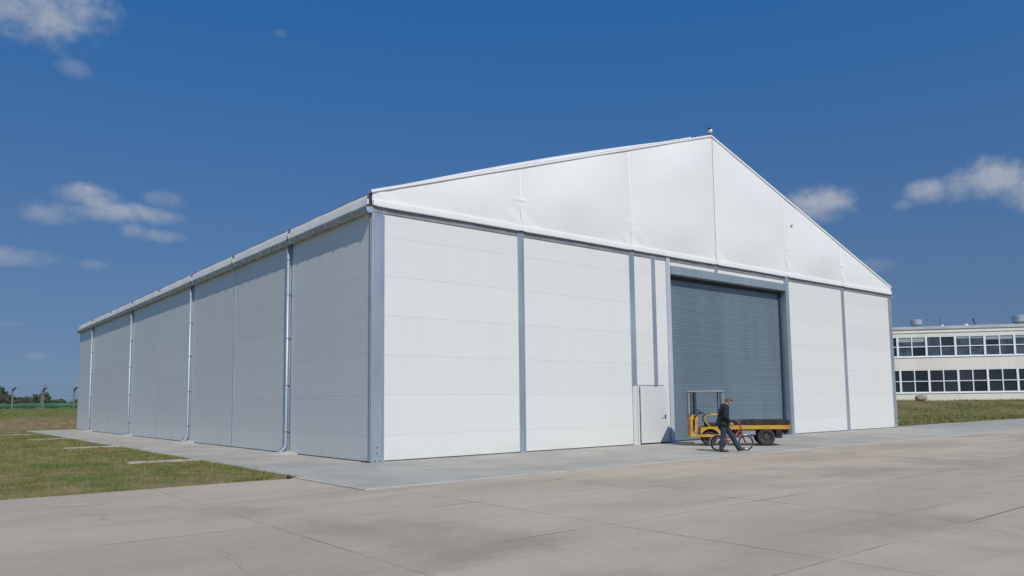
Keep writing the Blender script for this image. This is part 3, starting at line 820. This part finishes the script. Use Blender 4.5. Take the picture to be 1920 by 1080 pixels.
# ------------------------------------------------------------------ fence far left
MAT['post_c'] = material('fence_concrete', (.20,.20,.185), (.16,.155,.145), 2, .9)
MAT['post_d'] = material('fence_arm_dark', (.05,.05,.055), rough=.7)
MAT['wire'] = material('fence_wire', (.20,.20,.20), rough=.5, metal=.5)
fence = empty('security_fence', (0, 0, 0))
tag(fence, 'wire security fence on concrete posts with dark bent tops beyond the bank', 'fence')
FA, FB = Vector((1.53, 100.97, 0)), Vector((7.85, 95.77, 0))
fdir = (FB - FA).normalized(); fstep = (FB - FA).length / 2
fpts = []
for k in range(-7, 8):
    P = FA + fdir * fstep * k; zb = float(terrain_h(P.x, P.y)); fpts.append((P, zb))
    MB().box(P.x - .09, P.x + .09, P.y - .09, P.y + .09, zb - .2, zb + 2.25).build('post', MAT['post_c'], fence, bevel=.02)
    MB().tube([(P.x, P.y, zb + 2.25), (P.x, P.y, zb + 2.50), (P.x + fdir.x*.15, P.y + fdir.y*.15, zb + 2.72), (P.x + fdir.x*.42, P.y + fdir.y*.42, zb + 2.88)], [.10, .11, .13, .09], 8).build('bent_arm', MAT['post_d'], fence)
wires = MB()
for (P, za), (Q_, zb) in zip(fpts[:-1], fpts[1:]):
    for hh in (.3, .8, 1.3, 1.8, 2.2):
        wires.tube([(P.x, P.y - .1, za + hh), (Q_.x, Q_.y - .1, zb + hh)], .006, 4)
    for hh, off in ((2.5, .05), (2.7, .15), (2.86, .40)):
        wires.tube([(P.x + fdir.x*off, P.y + fdir.y*off, za + hh), ((P.x+Q_.x)/2 + fdir.x*off, (P.y+Q_.y)/2, (za+zb)/2 + hh - .04), (Q_.x + fdir.x*off, Q_.y + fdir.y*off, zb + hh)], .007, 4)
wires.build('wire', MAT['wire'], fence)
ws = MB()
for (P, za), (Q_, zb) in zip(fpts[:-1], fpts[1:]):
    nW = 26
    for q in range(nW):
        for s_ in (0, 1):
            a = P.lerp(Q_, q / nW); b_ = P.lerp(Q_, min(1, max(0, (q + (4 if s_ else -4)) / nW)))
            ws.tube([(a.x, a.y - .08, za + .05), (b_.x, b_.y - .08, za + 2.2)], .004, 3, caps=False)
tag(ws.build('wire_mesh', MAT['wire'], fence), kind='stuff')
# second, farther fence with slanted metal tops
f2 = empty('outer_fence', (0, 0, 0))
tag(f2, 'second thinner fence with slanted tops farther off behind the first', 'fence')
for k in range(-4, 6):
    P = Vector((8.2 + 5.9*k, 128 - 4.2*k, 0)); zb = float(terrain_h(P.x, P.y))
    MB().box(P.x - .10, P.x + .10, P.y - .07, P.y + .07, zb - .2, zb + 2.3).build('post', MAT['post_c'], f2)
    MB().tube([(P.x, P.y, zb + 2.3), (P.x + .15, P.y, zb + 3.3), (P.x + .30, P.y, zb + 3.75), (P.x + .62, P.y - .2, zb + 3.9)], .04, 6).build('bent_arm', MAT['wire'], f2)
w2_ = MB()
for k in range(-4, 5):
    for hh in (.7, 1.4, 2.1, 3.85):
        P = Vector((8.2 + 5.9*k, 128 - 4.2*k, 0)); Q_ = Vector((8.2 + 5.9*(k+1), 128 - 4.2*(k+1), 0)); zb = float(terrain_h(P.x, P.y))
        w2_.tube([(P.x + .3*(hh > 3), P.y, zb + hh), (Q_.x + .3*(hh > 3), Q_.y, zb + hh)], .012, 4)
w2_.build('wire', MAT['wire'], f2)
# green screen along the ground behind the fence
MAT['screen'] = material('green_screen', (.035,.16,.085), (.025,.115,.06), .6, .8)
gs = empty('green_screen', (4, 108, 1.3)); tag(gs, 'low green fabric screen stretched along the ground behind the fence', 'screen')
for k in range(-6, 7):
    P = FA + fdir*5.4*k + Vector((4.4, 7.2, 0)); Q_ = FA + fdir*5.4*(k+1) + Vector((4.4, 7.2, 0)); zb = float(terrain_h(P.x, P.y))
    def gf(u, v, P=P, Q_=Q_, zb=zb, k=k):
        p = P.lerp(Q_, .004 + .992*u)
        return (p.x - 4, p.y - 108 + .05*math.sin(9*u + k) - .12*math.sin(math.pi*v), zb - 1.3 + .22 + .62*v + .05*math.sin(5*u + 2*k)*v)
    MB().grid(gf, 24, 6).build('fabric', MAT['screen'], gs, smooth=True)
    MB().tube([(P.x - 4, P.y - 107.9, zb - 1.5), (P.x - 4, P.y - 107.9, zb - 1.3 + .95)], .04, 6).build('stake', MAT['wire'], gs)

# ------------------------------------------------------------------ far wood
lm = material('wood_leaves', (.045,.066,.040), (.070,.088,.050), .25, .9, detail=6, spec=.2)
def wood():
    vs = []; tot_ = 0
    r = np.random.default_rng(21)
    allP = []
    for k in range(150):
        f_ = k / 149
        x = -150 + 330*f_ + r.normal(0, 2); y = 262 - 42*f_ + r.normal(0, 6)
        # taller clump at the left of the hall
        top = 2.6 + .8*r.random() + 3.6*math.exp(-((x - 9)/7.5)**2) + 2.2*math.exp(-((x + 24)/14)**2) + 1.6*math.exp(-((x - 21.5)/2.0)**2)
        h = top * r.uniform(.8, 1.05); rad = r.uniform(2.2, 3.6)
        nl = 420
        p = r.normal(0, 1, (nl, 3)); p /= np.linalg.norm(p, axis=1)[:, None]; p *= (r.random((nl, 1)) ** .4)
        lumps = r.normal(0, 1, (7, 3)); lumps /= np.linalg.norm(lumps, axis=1)[:, None]
        sel = r.integers(0, 7, nl)
        p = p*.55 + lumps[sel]*.55
        P = np.stack([x + p[:,0]*rad, y + p[:,1]*rad, 1.2 + h*.52 + p[:,2]*h*.50], 1)
        allP.append(P)
    P = np.concatenate(allP); n = len(P)
    a = r.normal(0, 1, (n, 3)); a /= np.linalg.norm(a, axis=1)[:, None]
    c_ = np.cross(a, r.normal(0, 1, (n, 3))); c_ /= np.linalg.norm(c_, axis=1)[:, None]
    s_ = r.uniform(.25, .6, (n, 1))
    Vv = np.stack([P - a*s_, P + c_*s_*.8, P + a*s_, P - c_*s_*.8], 1).reshape(-1, 3)
    me = fast_mesh('far_wood', Vv, np.arange(4*n).reshape(n, 4), 4)
    return tag(link('far_wood', me, lm), 'dark distant wood along the horizon behind the fences', 'trees', kind='stuff')
wood()

# ------------------------------------------------------------------ platform truck
cart = empty('platform_truck', (13.36, -3.95, .012), 0)
tag(cart, 'old yellow motorised platform truck with canopy frame parked before the roller door', 'truck')
# local +x = forward (towards the left of the picture), local +y = far side ... right-handed: y = away from camera is -y, so mirror with care
_a = math.radians(10); fw_ = Vector((-.775*math.cos(_a) + .63*math.sin(_a), .632*math.cos(_a) + .77*math.sin(_a), 0)).normalized()
cart.rotation_euler = (0, 0, math.atan2(fw_.y, fw_.x))
# with +x forward, +y is to the truck's left = towards the camera ; near side y = 0, far side y = -1.15
MAT['yel'] = material('worn_yellow_paint', (.56,.32,.035), (.36,.16,.03), 5, .55, fine=.08, fscale=30, lo=.48, hi=.75, bump=.003, bscale=18)
MAT['rust'] = material('rusty_orange', (.36,.15,.04), (.20,.075,.03), 6, .75, fine=.1)
MAT['bedwood'] = material('dark_bed_boards', (.022,.019,.018), (.055,.038,.026), 4, .85, fine=.1)
MAT['tyre'] = material('tyre_rubber', (.028,.028,.029), (.05,.046,.042), 5, .85)
MAT['hub'] = material('dusty_hub', (.07,.062,.055), (.04,.038,.036), 6, .7)
MAT['post_l'] = material('pale_canopy_metal', (.36,.39,.40), (.28,.30,.31), 4, .5, .2)
MAT['darkm'] = material('dark_steel', (.045,.05,.055), (.07,.065,.06), 4, .6, .3)
MAT['seatv'] = material('seat_vinyl', (.02,.02,.022), rough=.6)
def cwheel(x, y, r, wd):
    wh = empty('wheel', (x, y, r)); wh.parent = cart
    t = wd/2
    MB().lathe([(r*.56, -t*.8), (r*.80, -t), (r*.95, -t*.9), (r, -t*.55), (r, t*.55), (r*.95, t*.9), (r*.80, t), (r*.56, t*.8)], (0,0,0), 'y', 32, close=True).build('tyre', MAT['tyre'], wh, smooth=True)
    MB().lathe([(0, -t*.45), (r*.30, -t*.45), (r*.34, -t*.7), (r*.58, -t*.75), (r*.58, t*.75), (r*.52, t*.5), (r*.34, t*.4), (r*.30, t*.75), (r*.12, t*.8), (0, t*.8)], (0,0,0), 'y', 24).build('rim', MAT['hub'], wh)
    for k in range(5):
        a = 2*math.pi*k/5
        MB().lathe([(0, t*.9), (.012, t*.9), (.012, t*.6)], (r*.22*math.cos(a), 0, r*.22*math.sin(a)), 'y', 6).build('wheel_nut', MAT['bolt'], wh)
CW = 1.15
for y in (-.10, -CW + .10): cwheel(0.03, y, .30, .17)
for y in (-.16, -CW + .16): cwheel(1.96, y, .255, .15)
MB().tube([(0.03, -.1, .3), (0.03, -CW+.1, .3)], .045, 8).tube([(1.96, -.16, .255), (1.96, -CW+.16, .255)], .035, 8).build('axle', MAT['darkm'], cart)
# chassis and load bed
MB().box(-.78, 1.50, -.025, .0, .575, .715).box(-.78, 1.50, -CW, -CW+.025, .575, .715).box(-.80, -.775, -CW, 0, .575, .715).build('bed_rail', MAT['yel'], cart, bevel=.008)
MB().box(-.805, -.78, -CW+.01, .01, .60, .70).build('tail_plate', MAT['rust'], cart, bevel=.004)
MB().box(-.7, 2.2, -.42, -.34, .44, .58).box(-.7, 2.2, -.81, -.73, .44, .58).build('chassis_beam', MAT['darkm'], cart)
for k in range(7):
    y0 = -CW + .03 + k*(CW - .06)/7
    MB().box(-.77, 1.49, y0, y0 + (CW-.06)/7 - .006, .70, .735).build('deck_board', MAT['bedwood'], cart)
for y0 in (-.06, -CW + .03):
    for zz, z2 in ((.72, .805), (.812, .90)):
        MB().box(-.74, 1.47, y0, y0 + .03, zz, z2).build('side_board', MAT['bedwood'], cart, bevel=.004)
MB().box(-.77, -.742, -CW+.03, -.03, .72, .89).build('tail_board', MAT['bedwood'], cart, bevel=.004)
MB().box(1.47, 1.498, -CW+.03, -.03, .72, .93).build('head_board', MAT['bedwood'], cart, bevel=.004)
for x in (-.70, -.02, .68, 1.40):
    MB().box(x-.022, x+.022, -.029, -.003, .70, .88).build('stake_pocket', MAT['darkm'], cart, bevel=.003)
MB().box(.36, .92, -.32, -.05, .36, .57).build('battery_box', MAT['darkm'], cart, bevel=.015)
MB().box(.40, .88, -.048, -.04, .39, .54).build('box_door', MAT['alu_frame'], cart, bevel=.006)
MB().box(-.50, -.30, -.22, -.02, .27, .57).build('mud_flap', MAT['black'], cart, bevel=.01)
MB().box(-.50, -.30, -CW+.02, -CW+.22, .27, .57).build('mud_flap', MAT['black'], cart, bevel=.01)
MB().box(.95, 1.12, -.3, -.1, .33, .56).build('tool_box', MAT['black'], cart, bevel=.01)
MB().tube([(-.72, -.2, .57), (-.72, -.2, .45)], .03, 8).box(-.78, -.70, -.75, -.4, .42, .52).build('tow_hitch', MAT['darkm'], cart)
# cab floor, seat box with wheel arch, dashboard column
MB().box(1.55, 2.62, -CW+.02, -.02, .31, .405).build('step_floor', MAT['yel'], cart, bevel=.012)
arch = [(1.52, .68), (1.52, .58)]
for k in range(0, 9):
    a = math.radians(172 - 152*k/8); arch.append((1.93 + .335*math.cos(math.pi - a) * -1 if False else 1.93 - .335*math.cos(math.radians(20 + 150*k/8)), .27 + .335*math.sin(math.radians(20 + 150*k/8))))
arch += [(2.24, .33), (2.27, .33), (2.27, .60), (2.23, .645), (1.95, .68)]
for y0, y1 in ((-.05, -.02), (-CW+.02, -CW+.05)):
    MB().prism(arch, 'y', y0, y1).build('side_panel', MAT['yel'], cart)
MB().prism([(1.52, .655), (1.94, .655), (2.235, .622), (2.255, .60), (2.255, .40), (2.23, .40), (2.23, .59), (2.20, .61), (1.94, .63), (1.52, .63)], 'y', -CW+.05, -.05).build('seat_box', MAT['yel'], cart)
MB().box(1.60, 2.22, -CW+.2, -.2, .56, .625).build('wheel_tunnel', MAT['darkm'], cart)
MB().box(1.62, 2.08, -.52, -.09, .665, .80).build('seat_cushion', MAT['seatv'], cart, bevel=.035, seg=3)
MB().box(1.55, 1.63, -.52, -.09, .80, 1.02).build('seat_back', MAT['seatv'], cart, bevel=.03, seg=3)
MB().box(1.62, 2.08, -1.06, -.62, .665, .80).build('seat_cushion', MAT['seatv'], cart, bevel=.035, seg=3)
for y in (-.055, -CW+.055):
    MB().tube([(1.92, y, .66), (2.04, y, .80), (2.11, y, .90), (2.10, y, 1.02), (2.04, y, 1.065), (1.85, y, 1.085), (1.58, y, 1.09), (1.54, y, 1.05), (1.54, y, .68)], .024, 8).build('grab_rail', MAT['yel'], cart, smooth=True)
MB().prism([(2.655, .36), (2.60, .33), (2.60, 1.02), (2.64, 1.10), (2.675, 1.10)], 'y', -CW+.04, -.04).build('front_panel', MAT['rust'], cart, bevel=.006)
for y0, y1 in ((-.075, -.04), (-CW+.04, -CW+.075)):
    MB().prism([(2.60, .40), (2.60, 1.08), (2.54, 1.13), (2.48, 1.06), (2.49, .96), (2.53, .90), (2.53, .55), (2.47, .42), (2.40, .40)], 'y', y0, y1).build('column_cheek', MAT['yel'], cart)
    MB().prism([(2.42, .42), (2.47, .50), (2.44, .98), (2.38, 1.06), (2.34, 1.02), (2.37, .60)], 'y', y0, y1).build('column_stay', MAT['yel'], cart)
MB().box(2.47, 2.60, -CW+.10, -.10, .42, 1.02).build('dash_inner', MAT['darkm'], cart, bevel=.01)
MB().prism([(2.64, 1.09), (2.38, 1.12), (2.34, 1.16), (2.40, 1.19), (2.62, 1.15)], 'y', -CW+.06, -.06).build('dash_top', MAT['darkm'], cart, bevel=.008)
MB().tube([(2.42, -.36, 1.0), (2.25, -.36, 1.20)], .02, 8).build('steering_column', MAT['darkm'], cart)
sw = MB().torus((0,0,0), .19, .014, 'z', 24, 8).tube([(-.19,0,0),(.19,0,0)], .01, 6).tube([(0,-.19,0),(0,.19,0)], .01, 6).build('steering_wheel', MAT['black'], cart, smooth=True)
sw.location = (2.24, -.36, 1.205); sw.rotation_euler = (0, -.6, 0)
MB().tube([(2.36, -.12, 1.15), (2.20, -.10, 1.15), (2.14, -.10, 1.135)], .018, 8).build('lever', MAT['black'], cart)
for y in (-.22, -CW+.22):
    MB().lathe([(0, 2.70), (.05, 2.695), (.065, 2.675), (.065, 2.64), (0, 2.64)], (0, y, .80), 'x', 14).build('headlight', MAT['post_l'], cart)
# canopy: frame posts, roof sheet with rim
can = MB().box(1.40, 2.66, -CW+.0, .0, 1.945, 1.965).build('canopy_roof', MAT['post_l'], cart)
MB().box(1.40, 2.66, -.03, .004, 1.905, 1.944).box(1.40, 2.66, -CW-.004, -CW+.03, 1.905, 1.944).box(2.63, 2.664, -CW+.03, -.03, 1.905, 1.944).box(1.396, 1.43, -CW+.03, -.03, 1.905, 1.944).build('canopy_rim', MAT['post_l'], can)
for y in (-.035, -CW+.035):
    MB().box(2.615, 2.655, y-.02, y+.02, 1.08, 1.905).build('canopy_post', MAT['post_l'], cart)
    MB().box(2.545, 2.58, y-.018, y+.018, 1.10, 1.905).build('canopy_post', MAT['darkm'], cart)
    MB().box(2.38, 2.45, y-.02, y+.02, 1.12, 1.905).build('canopy_post', MAT['darkm'], cart)
    MB().box(1.53, 1.57, y-.018, y+.018, 1.06, 1.905).build('canopy_post', MAT['darkm'], cart)
    MB().box(1.43, 1.46, y-.015, y+.015, .70, 1.905).build('canopy_post', MAT['post_l'], cart)
MB().box(2.40, 2.68, -.065, -.012, 1.885, 1.904).box(1.40, 1.62, -.065, -.012, 1.885, 1.904).build('canopy_bracket', MAT['darkm'], cart)

# ------------------------------------------------------------------ bicycle (small wheels)
bk_fw = Vector((.775, -.632, 0)).normalized()
bike = empty('bicycle', (10.11, -4.235, .012), math.atan2(bk_fw.y, bk_fw.x))
tag(bike, 'small-wheeled red bicycle being pushed beside the walking man', 'bicycle')
MAT['red'] = material('red_frame_paint', (.34,.02,.026), rough=.4, coat=.15)
MAT['chrome'] = material('chrome', (.55,.56,.57), rough=.3, metal=1)
RW = .245
def bwheel(x):
    wh = empty('wheel', (x, 0, RW)); wh.parent = bike
    MB().torus((0,0,0), RW-.024, .024, 'y', 36, 8).build('tyre', MAT['tyre'], wh, smooth=True)
    MB().torus((0,0,0), RW-.045, .011, 'y', 36, 6).build('rim', MAT['chrome'], wh, smooth=True)
    s = MB()
    for k in range(20):
        a = 2*math.pi*k/20
        s.tube([(.015*math.cos(a+1), .02*(1 if k % 2 else -1), .015*math.sin(a+1)), ((RW-.05)*math.cos(a), 0, (RW-.05)*math.sin(a))], .0012, 3, caps=False)
    tag(s.build('spokes', MAT['chrome'], wh), kind='stuff')
    MB().lathe([(0,-.035),(.018,-.035),(.018,.035),(0,.035)], (0,0,0), 'y', 10).build('hub', MAT['chrome'], wh)
bwheel(0.0); bwheel(.89)
MB().tube([(.02, .0, .29), (.30, 0, .28), (.52, 0, .40), (.745, 0, .70)], .024, 10).tube([(.30, 0, .26), (.245, 0, .60)], .020, 10).tube([(.0, .05, RW), (.30, .03, .26)], .012, 8).tube([(.0, -.05, RW), (.30, -.03, .26)], .012, 8).tube([(.0, .05, RW), (.26, .02, .52)], .009, 8).tube([(.0, -.05, RW), (.26, -.02, .52)], .009, 8).build('frame', MAT['red'], bike, smooth=True)
MB().tube([(.715, 0, .82), (.765, 0, .64)], .026, 10).build('head_tube', MAT['red'], bike, smooth=True)
MB().tube([(.765, 0, .64), (.775, 0, .58)], .022, 8).tube([(.775, .05, .57), (.80, .055, .45), (.89, .05, RW)], .014, 8).tube([(.775, -.05, .57), (.80, -.055, .45), (.89, -.05, RW)], .014, 8).tube([(.775, -.055, .57), (.775, .055, .57)], .016, 8).build('fork', MAT['red'], bike, smooth=True)
MB().tube([(.715, 0, .82), (.69, 0, .93)], .014, 8).tube([(.62, -.25, .97), (.70, -.20, .95), (.70, 0, .93), (.70, .20, .95), (.62, .25, .97)], .012, 8).build('handlebar', MAT['chrome'], bike, smooth=True)
for y in (-.25, .25):
    MB().tube([(.66, y*.93, .963), (.57, y*1.02, .975)], .018, 8).build('grip', MAT['black'], bike)
MB().tube([(.245, 0, .60), (.215, 0, .78)], .014, 8).build('seat_post', MAT['chrome'], bike)
MB().prism([(.08, .79), (.10, .83), (.28, .825), (.36, .81), (.36, .795), (.20, .775)], 'y', -.045, .045).build('saddle', MAT['black'], bike, bevel=.02, seg=3)
for x, a0, a1 in ((0, 60, 200), (.89, -5, 150)):
    def fn(u, v, x=x, a0=a0, a1=a1):
        a = math.radians(a0 + (a1-a0)*u); rr_ = RW + .022
        yv = -.028 + .056*v; rr_ -= .012*(2*v-1)**2
        return (x + rr_*math.cos(a), yv, RW + rr_*math.sin(a))
    o = MB().grid(fn, 20, 6).build('mudguard', MAT['chrome'], bike, smooth=True)
    md = o.modifiers.new('t', 'SOLIDIFY'); md.thickness = .003
MB().lathe([(0,.045),(.075,.045),(.075,.052),(0,.052)], (.30, 0, .26), 'y', 24).build('chainring', MAT['chrome'], bike)
MB().tube([(.30, .06, .26), (.42, .06, .18)], .009, 6).tube([(.30, -.06, .26), (.18, -.06, .34)], .009, 6).build('crank', MAT['chrome'], bike)
MB().box(.38, .46, .065, .14, .17, .19).box(.14, .22, -.14, -.065, .33, .35).build('pedal', MAT['black'], bike)
MB().lathe([(0, 0), (.03, .005), (.035, .05), (0, .06)], (0,0,0), 'x', 12).build('head_lamp', MAT['chrome'], bike).location = (.80, 0, .78)
MB().tube([(-.20, 0, .52), (.22, 0, .54)], .008, 6).tube([(-.20, .05, .52), (.05, .05, .53)], .006, 6).tube([(-.20, -.05, .52), (.05, -.05, .53)], .006, 6).tube([(-.12, .05, .52), (0, .055, RW)], .005, 6).build('rear_rack', MAT['chrome'], bike)
MB().tube([(.27, .06, .27), (.20, .14, .012)], .008, 6).build('kickstand', MAT['chrome'], bike)

# ------------------------------------------------------------------ man walking beside the bicycle
person = empty('person', (9.86, -4.62, .012), math.atan2(bk_fw.y, bk_fw.x))
tag(person, 'man in dark jacket and blue jeans walking bent forward beside the red bicycle', 'person')
def blob(chains, balls, vox, mat, name, parent, smooth_it=4, boxes=None):
    m = MB()
    for pts, rs in chains:
        # densify and cap with balls
        m.tube(pts, rs, 12)
        for p, r_ in zip(pts, rs if isinstance(rs, list) else [rs]*len(pts)): m.ell(p, (r_, r_, r_), 12, 8)
    for c_, rad in balls: m.ell(c_, rad, 18, 12)
    me = m.mesh(name)
    o = bpy.data.objects.new(name, me); col.objects.link(o)
    md = o.modifiers.new('r', 'REMESH'); md.mode = 'VOXEL'; md.voxel_size = vox
    ms = o.modifiers.new('s', 'SMOOTH'); ms.factor = .5; ms.iterations = smooth_it
    bpy.context.view_layer.update()
    dg = bpy.context.evaluated_depsgraph_get()
    out = bpy.data.meshes.new_from_object(o.evaluated_get(dg))
    bpy.data.objects.remove(o, do_unlink=True); bpy.data.meshes.remove(me)
    out.name = name; out.polygons.foreach_set('use_smooth', [True]*len(out.polygons))
    out.materials.clear()
    return link(name, out, mat, parent)
MAT['skin'] = material('skin', (.50,.27,.20), (.44,.22,.165), 20, .55)
MAT['jacket'] = material('navy_jacket', (.007,.0075,.013), (.013,.0135,.021), 9, .8, bump=.01, bscale=14)
MAT['jeans'] = material('blue_jeans', (.020,.034,.060), (.030,.046,.076), 14, .85, bump=.006, bscale=22)
MAT['hair'] = material('grey_brown_hair', (.085,.065,.045), (.14,.115,.085), 60, .8, bump=.004, bscale=120)
MAT['shoe'] = material('black_shoe', (.015,.015,.017), rough=.5)
# local x forward (picture right), y = towards far side (+), -y = near the camera ... right-handed with z up
def hand(w_, d, side):
    # w_: wrist, d: direction of the fingers; returns chains for palm and five bent fingers
    w_ = Vector(w_); d = Vector(d).normalized(); sd = Vector((0, side, 0)); sd = (sd - d*sd.dot(d)).normalized(); fwd = sd.cross(d).normalized()
    if fwd.x < 0: fwd = -fwd
    out = [([w_, w_ + d*.045, w_ + d*.085], [.024, .030, .030]), ([w_ + d*.03 + fwd*.016, w_ + d*.085 + fwd*.026], [.022, .018]), ([w_ + d*.03 - fwd*.016, w_ + d*.085 - fwd*.026], [.022, .017])]
    for i, (o_, l) in enumerate(((.030, .066), (.010, .076), (-.010, .071), (-.029, .055))):
        a = w_ + d*.088 + fwd*o_
        k1 = a + d*l*.45 - sd*.008; k2 = k1 + d*l*.25 - sd*.022; k3 = k2 + d*l*.05 - sd*.026
        out.append(([a - d*.02, k1, k2, k3], [.0105, .0098, .009, .008]))
    a = w_ + d*.03 + fwd*.03
    out.append(([a, a + d*.03 + fwd*.022, a + d*.062 + fwd*.024 - sd*.012], [.013, .011, .009]))
    return out
HP_ = (.03, 0, .90)                                          # pelvis
chest = (.05, 0, 1.24); neck = (.115, 0, 1.45); headc = (.215, 0, 1.575)
legN = [(.01, -.09, .88), (-.02, -.10, .48), (-.09, -.10, .09)]      # near leg, vertical, behind
legF = [(.07, .09, .88), (.30, .09, .50), (.50, .09, .10)]           # far leg, stretched forward
shN, elN, wrN = (.05, -.20, 1.39), (.02, -.27, 1.12), (.185, -.25, .92)
shF, elF, wrF = (.07, .20, 1.38), (.02, .25, 1.12), (.14, .22, .94)
body_ch = [([HP_, (.035, 0, 1.05), chest, (.07, 0, 1.36), neck, (.15, 0, 1.51)], [.135, .125, .14, .12, .058, .052]),
           (legN, [.088, .060, .040]), (legF, [.088, .060, .040]), ([legN[2], (.02, -.10, .045)], [.038, .03]), ([legF[2], (.60, .09, .075)], [.038, .03]),
           ([shN, elN, wrN], [.056, .043, .026]), ([shF, elF, wrF], [.056, .043, .026]), ([(.06, -.12, 1.38), shN], [.075, .06]), ([(.07, .12, 1.38), shF], [.075, .06])]
body_ch += hand(wrN, (.35, .02, -.94), -1) + hand(wrF, (.35, 0, -.94), 1)
def hd(dx, dy, dz):      # point on the head in a frame pitched forward
    a = .72; return (headc[0] + dx*math.cos(a) + dz*math.sin(a), headc[1] + dy, headc[2] - dx*math.sin(a) + dz*math.cos(a))
balls = [(headc, (.088, .074, .108)), (hd(.035, 0, -.055), (.058, .054, .062)), (hd(.060, 0, -.085), (.026, .028, .022)),
         (hd(.098, 0, -.022), (.016, .012, .024)), (hd(.085, 0, .022), (.014, .045, .010)), (hd(.085, 0, -.062), (.012, .026, .008)),
         (hd(-.012, -.078, -.015), (.020, .010, .032)), (hd(-.012, .078, -.015), (.020, .010, .032)), (hd(.072, -.036, -.012), (.02, .018, .018)), (hd(.072, .036, -.012), (.02, .018, .018))]
body = blob(body_ch, balls, .0065, MAT['skin'], 'body', person, 3)
for s_ in (-1, 1):
    MB().ell(hd(.083, s_*.031, .000), (.011, .011, .009), 10, 8).build('eye', MAT['black'], body, smooth=True)
blob([([hd(-.03, 0, .03), hd(-.075, 0, -.02), hd(-.07, 0, -.055)], [.078, .05, .04])], [(hd(-.016, 0, .032), (.090, .082, .090)), (hd(.05, 0, .085), (.045, .058, .028)), (hd(-.02, -.06, .0), (.045, .026, .05)), (hd(-.02, .06, .0), (.045, .026, .05))], .009, MAT['hair'], 'hair', person, 2)
blob([([(.02, 0, .80), (.03, 0, .95), (.045, 0, 1.10), (.05, 0, 1.25), (.07, 0, 1.37), (.105, 0, 1.435)], [.175, .165, .160, .170, .15, .08]),
      ([(-.13, -.03, .86), (-.07, 0, 1.0), (-.03, 0, 1.2)], [.07, .10, .11]), ([(-.19, -.05, .87), (-.12, -.02, 1.0)], [.045, .07]), ([(.02, -.10, .86), (.03, -.08, 1.05)], [.14, .13]), ([(.05, .10, .86), (.05, .08, 1.05)], [.14, .13]),
      ([shN, elN, (.165, -.252, .945)], [.082, .066, .046]), ([shF, elF, (.125, .223, .965)], [.082, .066, .046]), ([(.06, -.10, 1.38), shN], [.09, .078]), ([(.07, .10, 1.38), shF], [.09, .078])],
     [((.09, 0, 1.44), (.085, .08, .05))], .012, MAT['jacket'], 'jacket', person, 3)
blob([([(.03, -.08, .90), (.005, -.095, .80), (-.02, -.10, .48), (-.075, -.10, .20), (-.095, -.10, .075)], [.115, .112, .082, .075, .078]),
      ([(.05, .08, .90), (.10, .09, .80), (.30, .09, .50), (.43, .09, .23), (.505, .09, .105)], [.115, .112, .084, .076, .080])],
     [((.035, 0, .90), (.13, .165, .12))], .012, MAT['jeans'], 'jeans', person, 3)
blob([([(-.12, -.10, .045), (-.03, -.10, .045), (.09, -.105, .032)], [.044, .046, .032])], [((.02, -.102, .022), (.13, .048, .022))], .008, MAT['shoe'], 'shoe', person, 2)
blob([([(.495, .09, .055), (.58, .09, .075), (.68, .09, .092)], [.044, .046, .032])], [((.60, .09, .05), (.12, .046, .024))], .008, MAT['shoe'], 'shoe', person, 2)

# ------------------------------------------------------------------ faded marks on the paving
mk = material('faded_paint', (.475,.41,.335), (.43,.365,.29), 3, .9, fine=.12, lo=.4, hi=.6)
def mark(cx, cy, rx, ry, ang, name, label, seed):
    r = np.random.default_rng(seed); n = 22; vs = [(0, 0, 0)]
    for k in range(n):
        a = 2*math.pi*k/n; q = r.uniform(.55, 1.1); vs.append((rx*q*math.cos(a), ry*q*math.sin(a), 0))
    o = MB().add(vs, [(0, 1+k, 1+(k+1) % n) for k in range(n)]).build(name, mk)
    o.location = (cx, cy, .0025); o.rotation_euler = (0, 0, ang); tag(o, label, 'paint mark')
mark(-7.87, -4.25, .55, .20, -.6, 'paint_mark', 'small pale worn patch on the paving below the lawn', 1)
